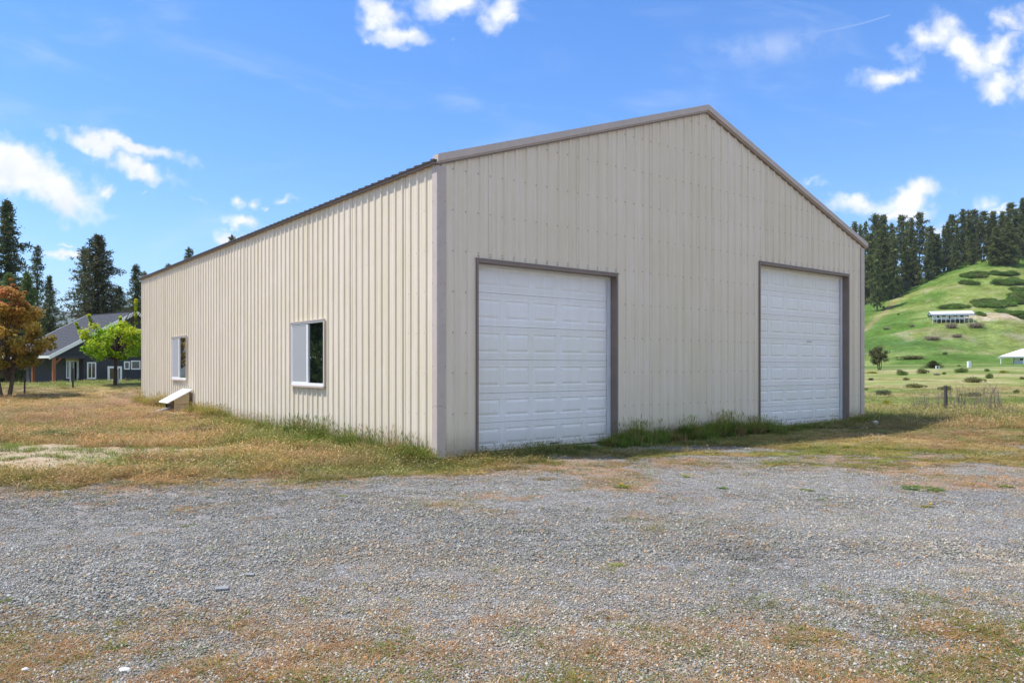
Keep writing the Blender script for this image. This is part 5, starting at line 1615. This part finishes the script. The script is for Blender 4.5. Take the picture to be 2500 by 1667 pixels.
# thickets on the hill (no one could count the plants)
PB = []
for j, k in enumerate(('bush0', 'bush0', 'bush1')):
    d_ = TREE_DATA[k][1].copy(); d_.materials.clear(); d_.materials.append(M['blades'])
    PB.append(bpy.data.objects.new('thicket_%02d' % j, d_))
PB = proto_collection('thicket', PB)
rng = np.random.default_rng(99)
PP = []
for (cx, cy, w, h, n) in ((820, 556, 150, 26, 90), (790, 603, 110, 16, 60), (960, 602, 200, 26, 120), (1075, 590, 90, 40, 80), (1090, 645, 80, 20, 40), (700, 752, 170, 20, 90), (930, 730, 240, 42, 240), (1080, 700, 90, 60, 150),
                          (350, 655, 140, 12, 40), (640, 500, 400, 12, 0), (940, 790, 200, 40, 70), (1060, 800, 130, 40, 50), (360, 500, 400, 0, 0), (250, 690, 160, 30, 60), (1000, 548, 160, 16, 40)):
    for _ in range(int(n * 1.1)):
        a = rng.uniform(0, 6.28); r_ = math.sqrt(rng.random())
        X, Yy, Z = on_ground(2050 + (cx + math.cos(a) * r_ * w / 2) / 2.489, 450 + (cy + math.sin(a) * r_ * h / 2) / 2.489)
        if fbm(np.array([X]), np.array([Yy * .6]), .11, 3, 401)[0] > .47: PP.append((X, Yy, Z - .15))
for _ in range(260):   # undergrowth below the pines
    X, Yy, Z = at_depth(rng.uniform(2085, 2560), rng.uniform(350, 400)); PP.append((X, Yy, Z - .2))
PP = np.array(PP); n = len(PP)
s_ = rng.uniform(.8, 2.6, n)
scatter('hillside_thicket', PB, PP, np.stack([np.zeros(n), np.zeros(n), rng.uniform(0, 6.28, n)], 1), np.stack([s_ * 1.3, s_ * 1.3, s_ * .75], 1), rng.integers(0, 3, n), np.array([.85, 1.0, .8]) * rng.uniform(.7, 1.5, (n, 1)), 'dark green thickets of low shrubs on the grassy hill')

# ================================================================== SMALL THINGS
def rock(name, px_, py_, w, h, mat, lab, rnd=.12, cat='stone', seed=1, group=None, flat=.6):
    x, y, z = on_ground(px_, py_)
    rng = np.random.default_rng(seed)
    import bmesh
    bm = bmesh.new(); bmesh.ops.create_icosphere(bm, subdivisions=3, radius=1)
    off = rng.uniform(0, 50)
    for v in bm.verts:
        c = v.co
        k = 1 + rnd * 2 * (float(fbm(np.array([c.x * 1.3 + off]), np.array([c.y * 1.3 + c.z]), 1.2, 3, seed)[0]) - .5)
        v.co = Vector((c.x * w / 2 * k, c.y * w / 2 * flat * k, c.z * h / 2 * k))
    me = bpy.data.meshes.new(name); bm.to_mesh(me); bm.free(); me.materials.append(M[mat])
    for p in me.polygons: p.use_smooth = True
    o = bpy.data.objects.new(name, me); COL.objects.link(o); o.location = (x, y, z + h * .28)
    return tag(o, lab, cat, group)
rock('white_ball', 2137, 1037, .145, .125, 'rock', 'round white ball-like stone in the grass off the right barn corner', .03, 'stone', 3, flat=1)
rock('stone', 2105, 1047, .06, .035, 'rock', 'small pale stone in the grass between the barn corner and the white ball, left one', .3, seed=4)
rock('stone', 2117, 1046, .055, .04, 'board', 'small tan stone nearest the round white ball', .3, seed=5)
rock('stone', 2061, 1049, .05, .03, 'board', 'small tan stone in the grass below the right door jamb', .3, seed=6)
rock('stone', 62, 1655, .034, .022, 'rock', 'small white stone in the bottom left corner of the gravel', .25, seed=7)
rock('stone', 305, 1650, .062, .022, 'rock', 'flat crumbled white stone near the bottom edge, left of centre', .35, seed=8)
rock('stone', 322, 1477, .055, .02, 'slate', 'dark flat chip of stone lying in the left of the gravel yard', .3, seed=9)
def slab(px_, py_, l, w, h, rz, lab):
    x, y, z = on_ground(px_, py_)
    mb = MB(); k = [random.uniform(.8, 1.1) for _ in range(8)]
    mb.hexa([(-l / 2 * k[0], -w / 2 * k[1], 0), (l / 2 * k[2], -w / 2 * k[3], 0), (l / 2 * k[4], w / 2 * k[5], 0), (-l / 2 * k[6], w / 2 * k[7], 0),
             (-l / 2 * k[0], -w / 2 * k[1], h), (l / 2 * k[2], -w / 2 * k[3], h * .9), (l / 2 * k[4], w / 2 * k[5], h * 1.2), (-l / 2 * k[6], w / 2 * k[7], h)])
    o = mb.build('flat_stone', M['slate'], None, bevel=.002); o.location = (x, y, z + .004); o.rotation_euler = (.06, .03, rz)
    tag(o, lab, 'stone')
slab(542, 1449, .085, .045, .014, .5, 'largest flat grey slate chip lying in the middle left of the gravel')
slab(611, 1415, .055, .03, .010, .1, 'smaller flat grey slate chip up and right of the largest one')

def leaves_clump(seed, n, r_, h, wid_, col, fl=0):
    V, F, C = tuft(seed, n, h * .5, h, r_ * .35, wid_, 1.5, .9, .4)
    C = C * np.array(col)
    return V, F, C
def weed(name, px_, py_, r_, h, col, lab, n=60, flowers=0, seed=1, wid_=.008, group='green weeds in the yard'):
    x, y, z = on_ground(px_, py_)
    V, F, C = leaves_clump(seed, n, r_, h, wid_, col)
    V = V * np.array([r_ / .1, r_ / .1, 1]) if r_ > .1 else V
    t_ = thing(name, lab, 'weed', (x, y, z), random.uniform(0, 6), group)
    fast_obj('leaves', V, F, M['leaves'], t_, cols=C)
    rng = np.random.default_rng(seed)
    for k in range(flowers):
        a = rng.uniform(0, 6.28); q = rng.random() * r_ * .8
        mb = MB(); p = (math.cos(a) * q, math.sin(a) * q)
        mb.tube([(p[0], p[1], h * .55), (p[0], p[1], h * .55 + .012)], [.010, .017], 8); mb.build('flower', M['yellow'], t_)
GR = (.13, .22, .03); G2 = (.20, .24, .04)
WD = [(1518, 1190, .13, .06, G2, 2, 'dandelion clump alone on the gravel below the left door, right side'), (1334, 1172, .16, .05, (.30, .22, .06), 0, 'yellow brown weed clump on the gravel straight below the left door'),
      (1675, 1165, .09, .05, G2, 2, 'small flowering dandelion on the gravel edge between the two doors'), (1765, 1193, .09, .05, GR, 0, 'compact green weed on the gravel below the left edge of the right door'),
      (1505, 1382, .07, .04, (.33, .36, .06), 0, 'pale yellow green weed alone in the middle of the gravel yard'), (2002, 1221, .09, .04, GR, 0, 'green weed on the gravel below the right door'),
      (2176, 1098, .13, .07, G2, 3, 'flowering dandelion in the turf off the right barn corner'), (2066, 1093, .09, .07, G2, 2, 'flowering dandelion in the turf below the right door jamb'),
      (2260, 1242, .08, .05, (.32, .28, .05), 1, 'yellowish weed near the right of the gravel yard'), (279, 1586, .07, .04, GR, 0, 'bright green weed rosette near the bottom left'),
      (77, 1062, .30, .16, (.09, .17, .03), 0, 'bushy dark green weed at the left edge of the sandy patch'), (178, 1060, .30, .18, (.16, .21, .07), 0, 'pale green grassy weed right of the dark bushy one on the sandy patch'),
      (305, 1132, .26, .15, (.18, .27, .04), 0, 'bright green grass clump at the right end of the sandy patch'), (361, 1126, .11, .10, (.10, .17, .03), 0, 'small dark weed right of the bright clump by the sandy patch'),
      (18, 1470, .05, .035, G2, 0, 'small olive weed at the left edge of the gravel'), (515, 1216, .10, .03, GR, 0, 'flat green weed patch high on the gravel, left of centre'),
      (465, 1287, .12, .03, GR, 0, 'flat green weed patch in the gravel, below and left of the other flat one'), (835, 1214, .10, .03, G2, 0, 'flat olive weed patch on the gravel edge below the barn corner'),
      (2255, 1196, .22, .04, GR, 0, 'wide flat green weed in the orange turf at the right'), (2455, 1193, .12, .05, GR, 0, 'flat green weed at the far right of the orange turf'),
      (1965, 1197, .12, .04, G2, 0, 'pale weed pair right of centre on the gravel edge'), (1560, 1085, .16, .10, (.14, .20, .03), 1, 'leafy mound in the grass right of the left door jamb'),
      (500, 1050, .25, .13, (.26, .14, .14), 0, 'purplish low weed in the grass near the hatch box'), (700, 1220 - 110, .2, .10, (.24, .16, .13), 0, 'purplish low weed in the tan grass below the near window')]
for i, (px_, py_, r_, h, col, fl_, lab) in enumerate(WD):
    weed('weed_clump', px_, py_, r_, h, col, lab, 70 if r_ < .2 else 200, fl_, 900 + i, .009 if r_ < .2 else .008)
# tiny yellow dandelion heads in the short turf
